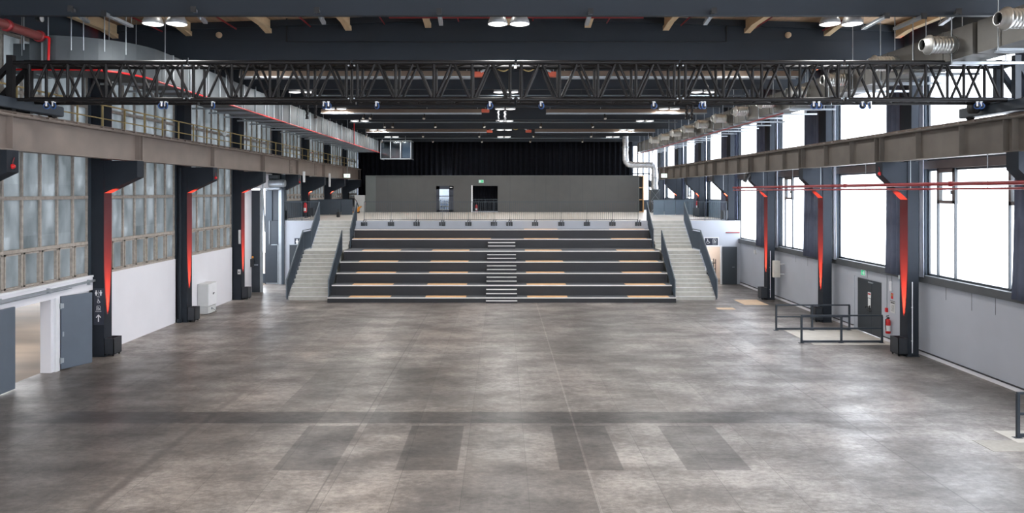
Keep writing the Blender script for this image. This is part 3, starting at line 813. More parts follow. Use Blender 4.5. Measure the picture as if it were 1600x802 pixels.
# glazed outlet box at the far end of the left duct
r = thing('outlet_box', (-8.6, 56, 8.1), 'grey framed glazed box before the black curtain, ending the left duct', 'vent')
xa, xb, za, zb = -9.72, -7.3, 8.06, 9.5
t = M('galv')
for x in (xa, -8.93, -8.13, xb): t.box(x-.035, x+.035, 55.97, 56.05, za, zb)
for z in (za, zb): t.box(xa-.03, xb+.03, 55.97, 56.05, z-.04, z+.04)
for x in (xa, xb):
    for z in (za, zb): t.box(x-.03, x+.03, 56.05, 57.6, z-.03, z+.03)
t.build('frame', r)
t = M('wall_dark'); t.box(xa, xb, 57.55, 57.6, za, zb).box(xa, xb, 56.05, 57.6, zb-.02, zb).box(xa, xa+.02, 56.05, 57.6, za, zb); t.build('housing', r)
t = M('glass_blue'); t.box(xa, xb, 56.0, 56.01, za, zb); t.build('pane', r)
t = M('lintel_brown'); t.box(xa+.05, -8.2, 56.4, 56.45, za+.05, za+.85).m('parapet').box(-8.05, xb-.05, 56.4, 56.45, za+.1, zb-.1); t.build('inner_panel', r)
t = M('galv'); t.tube([(-9.0,56.5,9.5),(-9.0,56.5,10.6)], .02, 6).tube([(-7.8,56.5,9.5),(-7.8,56.5,10.6)], .02, 6); t.build('hanger', r)

# right duct with round nozzles
rz0, rz1 = 8.62, 9.36
r = thing('ventilation_duct', (11.4, 8, rz0), 'grey rectangular duct with round side nozzles along the right windows', 'duct')
t = M('zinc_dull'); rect_tube(t, [(11.42,16.3),(11.42,56.5)], .42, rz0, rz1); t.build('trunk', r)
t = M('zinc_dull'); rect_tube(t, [(11.9,6),(11.9,14.9),(11.42,16.3)], [.9,.9,.42], rz0+.0, rz1+.0); t.build('reducer', r)
y = 17.4
while y < 56.4:
    t = M('zinc_dull'); rect_tube(t, [(11.42,y-.015),(11.42,y+.015)], .435, rz0-.015, rz1+.015); t.build('joint_flange', r); y += 1.25
y = 15.4; j = 0
while y < 56:
    t = M('galv'); t.box(10.98, 12.75, y, y+.06, rz0-.1, rz0-.04).box(11.15, 12.4, y+.35, y+.4, rz0-.07, rz0-.02)
    t.tube([(10.98,y+.03,rz0-.1),(10.98,y+.03,10.85)], .013, 6); t.tube([(12.3,y+.03,rz0-.1),(12.3,y+.03,10.85)], .013, 6)
    t.build('hanger', r); y += 1.6; j += 1
noz = [14.4, 17.0, 19.5, 22.3, 25.1, 28.0, 31.0, 34.0, 37.0, 39.7, 42.5, 45.5, 48.4]
for y in noz:
    t = M('spiral'); prof = [(.2,0)]
    x = 0
    while x < .52:
        prof += [(.2,x+.03),(.21,x+.04),(.2,x+.05)]; x += .075
    t.lathe([(p_[0], p_[1]) for p_ in prof]+[(.2,.62)], (10.4,y,8.98), 24, 'x')
    t.lathe([(.235,.58),(.235,.62)], (10.4,y,8.98), 24, 'x')
    nz_ = t.build('nozzle', r)
    t = M('spiral'); t.lathe([(.125,-.16),(.14,-.17),(.2,-.02),(.24,-.02),(.24,.02),(.2,.02),(.13,-.1),(.125,-.16)], (10.4,y,8.98), 24, 'x'); t.build('nozzle_cone', nz_)
    t = M('black'); t.disc((10.36,y,8.98), .14, 'x', 20, .01); t.build('nozzle_mouth', nz_)
# foil duct at the end
r = thing('foil_duct', (10.1, 57, 7.6), 'crinkled silver foil duct bending in front of the black curtain end', 'duct')
pts = [(10.1,57,10.1),(10.1,57,9.2),(10.1,57,8.3),(10.12,57,7.95),(10.25,57,7.72),(10.55,57,7.6),(11.2,57,7.6),(12.0,57,7.6),(12.35,57,7.55),(12.5,57,7.35),(12.5,57,6.4),(12.5,57,5.6)]
def smooth_path(p, it=2):
    p = [Vector(q) for q in p]
    for _ in range(it):
        q = [p[0]]
        for a, b_ in zip(p, p[1:]): q += [a*.75+b_*.25, a*.25+b_*.75]
        q.append(p[-1]); p = q
    return p
sp_ = smooth_path(pts, 2)
t = M('foil'); t.tube(sp_, .27, 16, radii=[.26+random.uniform(-.03,.03) for i in range(len(sp_))]); t.build('hose', r)
t = M('galv'); t.lathe([(.29,0),(.29,.08)], (10.1,57,9.0), 16).lathe([(.29,0),(.29,.08)], (12.5,57,6.5), 16); t.build('clamp_ring', r)
t = M('foil'); t.tube([(9.4,57,10.05),(10.1,57,10.1)], .1, 12); t.build('inlet', r)
r = thing('cross_braced_duct', (12.5, 57, ZP), 'square sheet metal duct with crosswise creases standing under the foil duct', 'duct')
t = M('zinc'); t.cbox(12.12, 12.85, 56.7, 57.4, ZP, 5.6, .01); t.build('casing', r)
t = M('galv')
for za, zb in ((ZP,4.65),(4.65,5.6)):
    t.bar((12.14,56.69,za+.03),(12.83,56.69,zb-.03), .03, .02).bar((12.83,56.69,za+.03),(12.14,56.69,zb-.03), .03, .02)
    t.box(12.1, 12.87, 56.68, 56.7, zb-.03, zb)
t.build('crease', r)

# ------------------------------------------------------------------ red pipes
r = thing('fire_main', (-12.0, 10, 9.4), 'thick dull red fire main along the left eaves with flanged end', 'pipe')
t = M('red_pipe'); t.tube([(-12.0,6,9.44),(-12.0,18.1,9.44)], .115, 18); t.build('pipe', r)
for y in (16.9, 18.1):
    t = M('red_paint'); t.lathe([(.115,-.05),(.15,-.05),(.15,.05),(.001,.05)], (-12.0,y,9.44), 18, 'y'); t.build('coupling', r)
X2 = -9.84
t = M('red_bright'); t.tube([(-11.95,18.1,9.42),(-11.78,18.1,9.42),(-11.74,18.1,9.38),(-11.74,18.05,8.58)], .032, 10); t.build('drop_pipe', r)
t = M('red_bright')
t.tube([(-13.0,18.02,8.56),(-11.0,18.02,8.56),(-10.5,18.12,8.56),(-10.1,18.5,8.56),(X2,19.2,8.56),(X2,20.0,8.56),(X2,57,8.56)], .028, 10); t.build('branch_pipe', r)
t = M('red_bright'); t.tube([(X2,46.5,8.58),(X2,46.5,10.5)], .03, 8); t.build('riser', r)
# right side pipes
r = thing('red_pipe_pair', (12.25, 8, 5.5), 'pair of red pipes running along the right brackets', 'pipe')
t = M('red_paint'); t.tube([(12.55,6,5.625),(12.55,37.8,5.625)], .055, 14)
for y in (13.5, 19.5, 25.5, 31.5, 37): t.lathe([(.055,-.06),(.072,-.06),(.072,.06),(.055,.06)], (12.55,y,5.625), 14, 'y')
t.build('thick_pipe', r)
t = M('red_paint'); t.tube([(12.55,6,5.485),(12.55,37.8,5.485)], .03, 12); t.build('thin_pipe', r)
for k in range(0, 4):
    for dy in (1.2, 4.6):
        y = YK(k)+dy
        t = M('galv'); t.tube([(12.55,y,5.5),(12.55,y,6.39)], .01, 6); t.build('hanger', r)
t = M('red_paint'); t.tube([(11.08,27.5,8.5),(11.08,57,8.5)], .03, 8)
tag(t.build('sprinkler_pipe'), 'thin dark red pipe under the lower edge of the right duct', 'pipe')

# ------------------------------------------------------------------ curtains on the right
def curtain(xc, ya, yb, z0, z1, amp, wl, name, label, cat, m_, group, flare=0.):
    t = M(m_)
    n = int((yb-ya)/.03); rows = 10; g = []
    th = random.random()*6
    for r_ in range(rows+1):
        fz = r_/rows; z = z0+(z1-z0)*fz; row = []
        for i in range(n+1):
            s_ = i/n; y = ya+(yb-ya)*s_
            a = amp*(1.15-.4*fz)
            y2 = y + flare*(1-fz)**4*(s_-.5)*2
            x = xc + a*math.sin(2*math.pi*s_*(yb-ya)/wl+th+.5*math.sin(3*s_+2*fz))*(.7+.3*math.sin(9*s_+th)) + .02*math.sin(23*s_)
            row.append((x, y2, z))
        g.append(row)
    t.sheet(g)
    o = t.build(name)
    sol = o.modifiers.new('thick', 'SOLIDIFY'); sol.thickness = .01
    return tag(o, label, cat, group)
for k in range(0, 8):
    ya, yb = YK(k)+(.42 if k in (1,2,3) else .05), YK(k)+{0:1.9,1:2.1}.get(k,2.75)
    z0 = 2.5 if k < 4 else ZP+.05
    curtain(13.78, ya, yb, z0, 9.85, .07, .3, 'curtain', 'dark grey drape gathered behind the right hand column %s to the camera' % ORD[k], 'curtain', 'curtain_grey', 'grey drapes between the right windows', .12)
    if k in (1, 2, 3):  # pale colour stands in for daylight glowing through the curtain edge
        curtain(13.8, YK(k)-.02, YK(k)+.36, 2.6, 9.85, .03, .17, 'daylight_strip', 'curtain strip coloured pale for daylight by the right hand column %s to the camera' % ORD[k], 'curtain', 'daylight_cloth', 'curtain strips coloured pale for daylight', .05)
# black curtain at the far end
t = M('curtain_black'); g = []
n = 520
for r_ in range(5):
    fz = r_/4; row = []
    for i in range(n+1):
        x = -12.2+23.3*i/n; ph = x*2*math.pi/.42
        y = 59.4+.13*math.sin(ph+1.2*math.sin(x*1.7))*(.7+.3*math.sin(x*.9))+.03*math.sin(x*37)
        row.append((x,y,(3.75+6.2*fz)))
    g.append(row)
t.sheet(g); o = t.build('curtain'); sol = o.modifiers.new('thick','SOLIDIFY'); sol.thickness = .012
tag(o, 'huge black pleated stage curtain hanging behind the grey partition', 'curtain')
t = M('black'); t.bar((-12.3,59.4,9.98),(11.2,59.4,9.98), .08, .06); 
for x in (-10,-5,0,5,10): t.bar((x,59.4,9.98),(x,59.4,10.9), .03)
tag(t.build('curtain_rail'), 'black rail carrying the stage curtain', 'rail')
t = M('galv'); t.tube([at(752,214,52.9), (at(752,214,52.9)[0],52.9,9.0)], .015, 6)
# ------------------------------------------------------------------ tribune
NY = [34.0, 34.78, 35.66, 36.42, 37.22, 39.18, 39.90]
NZ = [.25, .75, 1.25, 1.75, 2.25, 2.75, 3.25]
tr = thing('seating_steps', (0, 34, 0), 'wide black stepped seating tribune with seven tiers in front of the upper floor', 'tribune')
HW = 8.5
wide = [8.5, 8.48, 8.46, 8.44, 8.42, 8.42, 8.42]
seats = [(-7.48,-5.46),(-3.74,-1.75),(1.25,3.22),(6.2,8.2)]
for i in range(7):
    yb = NY[i+1] if i < 6 else YP
    hw = wide[i]
    t = M('tier_face'); t.box(-hw, hw, NY[i], YP-.01, NZ[i-1] if i else 0, NZ[i]-.03)
    t.m('tier_top').box(-hw, hw, NY[i], YP-.01 if i == 6 else NY[i+1]+.02, NZ[i]-.03, NZ[i])
    ti = t.build('tier', tr)
    t = M('nosing'); t.box(-hw, hw, NY[i]-.012, NY[i]+.03, NZ[i]-.045, NZ[i]+.006); t.build('nosing_strip', ti)
    ss = list(seats)
    if i == 5: ss = [(-8.4,-.62),(1.25,3.2),(6.2,8.2)]
    if i == 6: ss = [(1.28,3.2),(6.2,8.2)]
    for a, b_ in ss:
        d = .5 if i not in (4,) else .62
        t = M('seat_wood'); t.box(a, b_, NY[i]+.06, min(NY[i]+.06+d, yb-.1), NZ[i], NZ[i]+.012); t.build('seat_panel', ti)
stp = []
stp.append((33.84, .125, 34.0))
for i in range(5):
    back = NY[i+1]
    for j in (1, 2):
        z = NZ[i]+j*.5/3; y = back-(3-j)*.265
        stp.append((y, z, back))
for (y, z, back) in stp:
    zb = 0 if z < .2 else max(n_ for n_ in NZ if n_ < z)
    t = M('tier_face'); t.box(-.77, .75, y, back, zb, z-.03); t.m('tier_face').box(-.77, .75, y+.02, back, z-.03, z); s_ = t.build('aisle_step', tr)
    t = M('nosing'); t.box(-.77, .75, y-.012, y+.045, z-.036, z+.004); t.build('nosing_strip', s_)
for y, z in zip(NY[:6], NZ[:6]): 
    pass

# ------------------------------------------------------------------ concrete stairs
def stairs(sd):
    xa, xb = (-10.62, -8.6) if sd < 0 else (8.6, 10.62)
    r = thing('concrete_stairs', ((xa+xb)/2, 34.75, 0), 'pale concrete staircase on the %s side of the seating steps' % ('left' if sd < 0 else 'right'), 'stairs')
    r1, g1 = 2.25/12, .245
    y, z = 34.75, 0
    for i in range(12):
        z1 = r1*(i+1); y0 = 34.75+g1*i
        yend = 39.07 if i == 11 else 34.75+g1*(i+1)
        t = M('concrete_step'); t.box(xa, xb, y0, yend, 0, z1-.045); t.box(xa, xb, y0-.02, yend, z1-.045, z1)
        t.m('white_paint').box(xa, xb, y0-.022, y0+.03, z1-.012, z1+.002)
        t.build('landing' if i == 11 else 'step', r)
    r2, g2 = (ZP-2.25)/8, (YW-39.07)/7
    for i in range(8):
        z1 = 2.25+r2*(i+1); y0 = 39.07+g2*i; yend = y0+g2 if i < 7 else YW-.005
        t = M('concrete_step'); t.box(xa, xb, y0, yend, 0, z1-.045); t.box(xa, xb, y0-.02, yend, z1-.045, z1)
        t.m('white_paint').box(xa, xb, y0-.022, y0+.03, z1-.012, z1+.002)
        t.build('step', r)
def rail(pts, hgt, label, x, sd, curl=False):           # pts: (y, z_floor)
    r = thing('stair_railing', (x, pts[0][0], pts[0][1]), label, 'railing', 'dark stair railings')
    t = M('handrail'); top = [(x, y, z+hgt) for y, z in pts]
    if curl: top = [(x, pts[0][0]-.12, pts[0][1]+.1)] + [(x, pts[0][0]-.12, pts[0][1]+hgt-.08)] + top
    t.tube(top, .027, 8); t.build('handrail', r)
    t = M('balustrade')
    for (ya, za), (yb, zb) in zip(pts, pts[1:]):
        t.bar((x,ya,za+hgt-.1),(x,yb,zb+hgt-.1), .05, .02); t.bar((x,ya,za+.05),(x,yb,zb+.05), .05, .02)
    t.build('frame_rail', r)
    t = M('balustrade')
    for (ya, za), (yb, zb) in zip(pts, pts[1:]):
        n = max(1, int(abs(yb-ya)/.1))
        for i in range(n+1):
            y = ya+(yb-ya)*i/n; z = za+(zb-za)*i/n
            t.box(x-.022, x+.022, y-.005, y+.005, z+.03, z+hgt-.1)
    t.build('baluster_panel', r)
    for (y, z) in pts:
        t = M('balustrade'); t.box(x-.025, x+.025, y-.02, y+.02, z-.12 if z > .1 else z, z+hgt); t.build('post', r)
for sd, nm in ((-1,'left'),(1,'right')):
    rail([(34.7,.05),(37.45,2.25),(39.07,2.25),(40.85,ZP)], 1.08, 'dark slatted stair railing on the outer side of the %s staircase' % nm, sd*10.68, sd, True)
    rail([(34.55,.05),(37.35,2.25)], 1.08, 'dark slatted railing between the %s staircase and the lower seating tiers' % nm, sd*8.56, sd, True)
    rail([(39.15,2.25),(40.85,ZP)], 1.08, 'dark slatted railing between the %s staircase and the top seating tiers' % nm, sd*8.5, sd)
stairs(-1); stairs(1)

# front railing of the upper floor
def front_rail(xa, xb, posts, label, y=YP+.0, z=ZP, brackets=True, hh=1.1):
    r = thing('platform_railing', ((xa+xb)/2, y, z), label, 'railing')
    t = M('balustrade'); t.bar((xa,y,z+hh),(xb,y,z+hh), .03, .03); t.build('handrail', r)
    t = M('balustrade'); t.bar((xa,y,z+.06),(xb,y,z+.06), .03, .03); t.build('bottom_rail', r)
    for x in posts:
        t = M('balustrade'); t.box(x-.012, x+.012, y-.03, y+.02, z+.0, z+hh); t.build('post', r)
        if brackets:
            t = M('box_black')
            for dx in (-.13, 0, .13): t.cbox(x+dx-.05, x+dx+.05, y-.09, y-.0, z-.29, z-.07, .008)
            for dx in (-.05, .08): t.bar((x+dx, y-.04, z-.1), (x+dx+.03, y-.02, z+.07), .03, .03)
            t.build('mounting_bracket', r)
    ps = sorted(posts)
    for a, b_ in zip(ps, ps[1:]):
        t = M('balustrade'); n = max(1, round((b_-a)/.115))
        for i in range(1, n): t.box(a+(b_-a)*i/n-.006, a+(b_-a)*i/n+.006, y-.006, y+.006, z+.06, z+hh)
        t.build('baluster_panel', r)
px_ = [-8.0,-6.44,-4.95,-3.46,-1.94,-.45,.45,1.94,3.46,4.95,6.43,7.93]
front_rail(-8.0, 7.93, px_, 'thin dark balustrade along the front edge of the upper floor above the tribune', YP+.03)
front_rail(-12.7, -10.75, [-12.7,-11.7,-10.75], 'dark balustrade on the upper floor edge left of the left staircase', YW+.06, ZP, False)
front_rail(10.75, 13.2, [10.75,11.9,13.15], 'dark balustrade on the upper floor edge right of the right staircase', YW+.06, ZP, False)
# rear parapets
def parapet(xa, xb, y, label, m_):
    r = thing('parapet_panel', ((xa+xb)/2,y,ZP), label, 'parapet')
    n = round((xb-xa)/.75); 
    for i in range(n):
        t = M(m_); a = xa+(xb-xa)*i/n; b_ = xa+(xb-xa)*(i+1)/n; t.box(a+.012, b_-.012, y, y+.04, ZP+.03, ZP+1.1); t.build('sheet', r)
    t = M('balustrade'); t.bar((xa,y+.02,ZP+1.12),(xb,y+.02,ZP+1.12), .06, .04); t.build('cap_rail', r)
parapet(-13.3, -10.8, 50.5, 'dark blue solid parapet on the upper floor behind the left stairs', 'balustrade')
parapet(10.9, 13.3, 50.2, 'light blue solid parapet on the upper floor behind the right stairs', 'parapet')

# ------------------------------------------------------------------ grey partition on the upper floor
YG = 57.9
w = M('panel_grey')
gx0, gx1, gz = -11.3, 11.35, 6.73
dxa, dxb = at(681.6,0,YG)[0], at(708.4,0,YG)[0]
oxa, oxb = at(738.5,0,YG)[0], at(777.6,0,YG)[0]
dz_ = 5.9
xs = [gx0, dxa, dxb, oxa, oxb, gx1]
w.m('panel_light').box(gx0, -10.45, YG-.01, YG+.2, ZP, gz)
w.m('panel_grey').box(-10.45, dxa, YG, YG+.2, ZP, gz).box(dxb, oxa, YG, YG+.2, ZP, gz)
w.box(dxa, dxb, YG, YG+.2, dz_, gz).box(oxa, oxb, YG, YG+.2, dz_, gz)
w.m('panel_grey').box(oxb, gx1, YG, YG+.2, ZP, gz)
w.m('door_dark')
for u in (606, 627, 652, 681, 759, 797, 835, 853, 872, 891, 910, 928, 946, 966):
    x = at(u,0,YG)[0]; 
    if dxa-.05 < x < dxb+.05: w.box(x-.006, x+.006, YG-.004, YG, dz_+.1, gz)
    elif oxa < x < oxb: w.box(x-.006, x+.006, YG-.004, YG, dz_+.05, gz)
    else: w.box(x-.006, x+.006, YG-.004, YG, ZP, gz)
w.m('panel_light').box(gx0, gx1, YG-.02, YG+.25, gz, gz+.04)
w.m('white_paint').box(oxa-.12, oxa, YG-.03, YG+.25, ZP, dz_+.05).m('wall_grey').box(oxa, oxb, YG-.02, YG+.25, ZP, ZP+.06)
tag(struct(w.build('wall_back')), 'dark grey panelled partition wall on the upper floor')
# open studs at the right end
r = thing('stud_frame', (11.5, YG, ZP), 'open timber end of the grey partition beside the foil duct', 'frame')
t = M('panel_light'); t.box(11.36, 11.42, YG-.0, YG+.5, ZP, gz); t.m('seat_wood').box(11.74, 11.8, YG, YG+.5, ZP, gz)
for z in (ZP, 4.72, 5.72, gz-.05): t.box(11.42, 11.74, YG, YG+.5, z, z+.06)
t.build('timber', r); t = M('wall_dark'); t.box(11.42, 11.74, YG+.4, YG+.44, ZP, gz); t.build('backing_board', r)
# glazed door
r = thing('door_1', (dxa, YG, ZP), 'dark door with glazed panel in the grey partition', None, None, 'structure')
t = M('sign_dark'); t.box(dxa, dxa+.26, YG+.02, YG+.1, ZP, dz_).box(dxb-.36, dxb, YG+.02, YG+.1, ZP, dz_).box(dxa, dxb, YG+.02, YG+.1, 5.62, dz_).box(dxa, dxb, YG+.02, YG+.1, ZP, ZP+.18).box(dxa, dxb, YG+.02, YG+.1, 5.02, 5.09)
t.build('door_leaf', r)
t = M('glass_blue'); t.box(dxa+.26, dxb-.36, YG+.05, YG+.06, ZP+.18, 5.62); t.build('pane', r)
t = M('galv'); t.tube([(dxa+.16,YG,4.75),(dxa+.16,YG-.03,4.75),(dxa+.28,YG-.03,4.75)], .012, 6); t.build('handle', r)
t = M('white_sign'); t.box(dxb-.3, dxb-.08, YG+.01, YG+.02, 5.74, 5.8); t.build('door_plate', r)
# things behind the glass
r = thing('notice_board', ((dxa+dxb)/2, 58.6, 4.9), 'white board seen through the glazed door of the partition', 'board')
t = M('white_sign'); t.box(dxa+.1, dxb-.2, 58.6, 58.63, 4.75, 5.7); t.build('sheet', r); t = M('galv'); t.box(dxa+.12, dxa+.16, 58.63, 58.67, ZP, 5.6).box(dxb-.26, dxb-.22, 58.63, 58.67, ZP, 5.6); t.build('leg', r)
def blue_boxes():
    k_ = 0
    for z in (3.95, 4.25, 4.5):
        for x in (dxa+.32, dxa+.56, dxa+.8):
            t = M('blue'); t.cbox(x, x+.2, 58.3, 58.5, z, z+.2, .015)
            tag(t.build('storage_box'), 'blue storage box behind the glazed partition door, %s row, %s' % (('bottom','middle','top')[[3.95,4.25,4.5].index(z)], ('left','centre','right')[k_%3]), 'box', 'blue boxes behind the glazed door'); k_ += 1
blue_boxes()
t = M('galv')
for z in (3.92, 4.22, 4.47): t.box(dxa+.25, dxb-.3, 58.27, 58.55, z, z+.025)
for x in (dxa+.25, dxb-.33): t.box(x, x+.03, 58.27, 58.3, ZP, 4.75)
tag(t.build('shelf'), 'low metal shelf with blue boxes behind the glazed partition door', 'shelf')
t = M('curtain_black'); g = []
for r_ in range(3):
    g.append([(oxa-.3+(oxb-oxa+.6)*i/60, 58.9+.05*math.sin(i*1.1), ZP+.02+2.4*r_/2) for i in range(61)])
t.sheet(g); o = t.build('curtain'); sol = o.modifiers.new('thick','SOLIDIFY'); sol.thickness = .01
tag(o, 'black curtain closing the open doorway in the grey partition', 'curtain')
front_rail(oxa+.02, oxb-.02, [oxa+.03, (oxa+oxb)/2, oxb-.35, oxb-.03], 'small steel railing inside the open doorway of the partition', YG+.3, ZP+.06, False, 1.0)

# ------------------------------------------------------------------ extinguishers, signs
def extinguisher(x, y, z, label, s=1.):
    r = thing('fire_extinguisher', (x,y,z), label, 'fire extinguisher')
    t = M('red_bright'); t.lathe([(.001,0),(.075*s,.005),(.085*s,.03),(.085*s,.42*s),(.07*s,.49*s),(.03*s,.53*s),(.001,.53*s)], (x,y,z), 18); t.build('cylinder', r)
    t = M('black'); t.box(x-.03*s, x+.05*s, y-.02, y+.02, z+.53*s, z+.57*s).bar((x-.07*s,y,z+.6*s),(x+.05*s,y,z+.57*s), .03, .02).bar((x-.06*s,y,z+.63*s),(x+.03*s,y,z+.64*s), .02, .02); t.build('valve', r)
    t = M('black'); t.tube([(x-.04,y-.02,z+.55*s),(x-.11*s,y-.03,z+.5*s),(x-.12*s,y-.05,z+.3*s),(x-.1*s,y-.06,z+.12*s)], .012, 6); t.build('hose', r)
    t = M('white_sign'); t.lathe([(.0865*s,.1),(.0865*s,.3)], (x,y,z), 18); t.f = t.f[9:16]; t.mi = t.mi[9:16]; t.sm = t.sm[9:16]
    t.build('instruction_label', r)
extinguisher(13.84, 25.0, .32, 'red fire extinguisher on the right wall beside the grey double door')
extinguisher(at(1090,0,47.9)[0], 47.9, ZP+.45, 'red fire extinguisher at the light blue parapet behind the right stairs', 1.2)
extinguisher(at(477,0,45.0)[0], 45.0, ZP+.35, 'red fire extinguisher behind the balustrade beside the left stairs', 1.2)
extinguisher(at(744.3,0,YG+.6)[0], YG+.6, ZP, 'red fire extinguisher standing in the open doorway of the partition', 1.15)
for (u, y_, nm) in ((1090, 47.9, 'right'), (477, 45.0, 'left')):
    x = at(u,0,y_)[0]
    t = M('steel_dark'); t.bar((x,y_+.12,ZP),(x,y_+.12,ZP+1.2), .06, .04).box(x-.12,x+.12,y_+.1,y_+.3,ZP,ZP+.03).box(x-.08,x+.08,y_+.07,y_+.1,ZP+.42,ZP+.46)
    tag(t.build('extinguisher_stand'), 'dark post carrying the %s upper floor fire extinguisher' % nm, 'stand')
def exit_sign(x, y, z, w_, h_, label, axis='y', face=-1, hang=None, pale=False):
    r = thing('exit_sign', (x,y,z), label, 'sign')
    def B(mb, a0, a1, z0, z1, d0, d1):
        if axis == 'y': mb.box(x+a0, x+a1, y+face*d1, y+face*d0, z+z0, z+z1)
        else: mb.box(x+face*d1, x+face*d0, y+a0, y+a1, z+z0, z+z1)
    t = M('white_paint'); B(t, -w_/2-.02, w_/2+.02, -h_/2-.02, h_/2+.02, 0, .05); t.build('housing', r)
    t = M('sign_lit' if pale else 'sign_green'); B(t, -w_/2, w_/2, -h_/2, h_/2, .05, .056); t.build('face', r)
    # running figure, arrow and door opening
    g_ = M('white_sign' if not pale else 'sign_green'); e0, e1 = .056, .06; s = h_
    if not pale:
        B(g_, -w_/2+.02*1, -w_/2+.42*w_, -h_*.38, h_*.38, e0, e1)
    def L2(a, b_, th):
        n = 1
        pa, pb = Vector(a), Vector(b_); d = (pb-pa); L_ = d.length; d.normalize(); nn = Vector((-d.y, d.x))*th/2
        P = [pa+nn, pb+nn, pb-nn, pa-nn]
        if axis == 'y': g_.add([(x+p.x, y+face*(e1+.002), z+p.y) for p in P]+[(x+p.x, y+face*e0, z+p.y) for p in P], [(0,1,2,3),(7,6,5,4),(0,4,5,1),(1,5,6,2),(2,6,7,3),(3,7,4,0)])
        else: g_.add([(x+face*(e1+.002), y+p.x, z+p.y) for p in P]+[(x+face*e0, y+p.x, z+p.y) for p in P], [(0,1,2,3),(7,6,5,4),(0,4,5,1),(1,5,6,2),(2,6,7,3),(3,7,4,0)])
    cx_ = w_*.2
    L2((cx_, .12*s), (cx_-.08*s, -.1*s), .12*s); L2((cx_-.08*s,-.1*s), (cx_+.1*s,-.32*s), .07*s); L2((cx_-.08*s,-.1*s), (cx_-.3*s,-.2*s), .07*s)
    L2((cx_,.12*s), (cx_+.2*s,.02*s), .06*s); L2((cx_,.12*s), (cx_-.2*s,.05*s), .06*s); L2((cx_+.02*s,.22*s),(cx_+.02*s,.36*s), .13*s)
    g_.build('pictogram', r)
    if hang:
        t = M('galv'); t.tube([(x,y,z+h_/2),(x,y,hang)], .015, 6); t.build('hanger', r)
exit_sign(*at(751.8,283.5,YG-.0), .36, .2, 'green exit sign on the partition above the open doorway')
exit_sign(XR, 26.85, 2.29, .26, .17, 'green exit sign on the right wall above the double door', 'x', -1)
xs_, _, zs_ = at(542.3,274.8,52.5); exit_sign(xs_, 52.5, zs_, .44, .26, 'pale exit sign hanging beside the far end of the left girder', 'y', -1, 9.63, True)
xs_, _, zs_ = at(1037.5,274.6,50.5); exit_sign(xs_, 50.5, zs_, .4, .27, 'pale exit sign hanging beside the far end of the right girder', 'y', -1, 8.5, True)
exit_sign(XR-.28, YK(1)+.9, 2.5, .3, .1, 'tiny pale lit exit sign at the sill beside the nearest right hand column', 'y', -1, None, True)

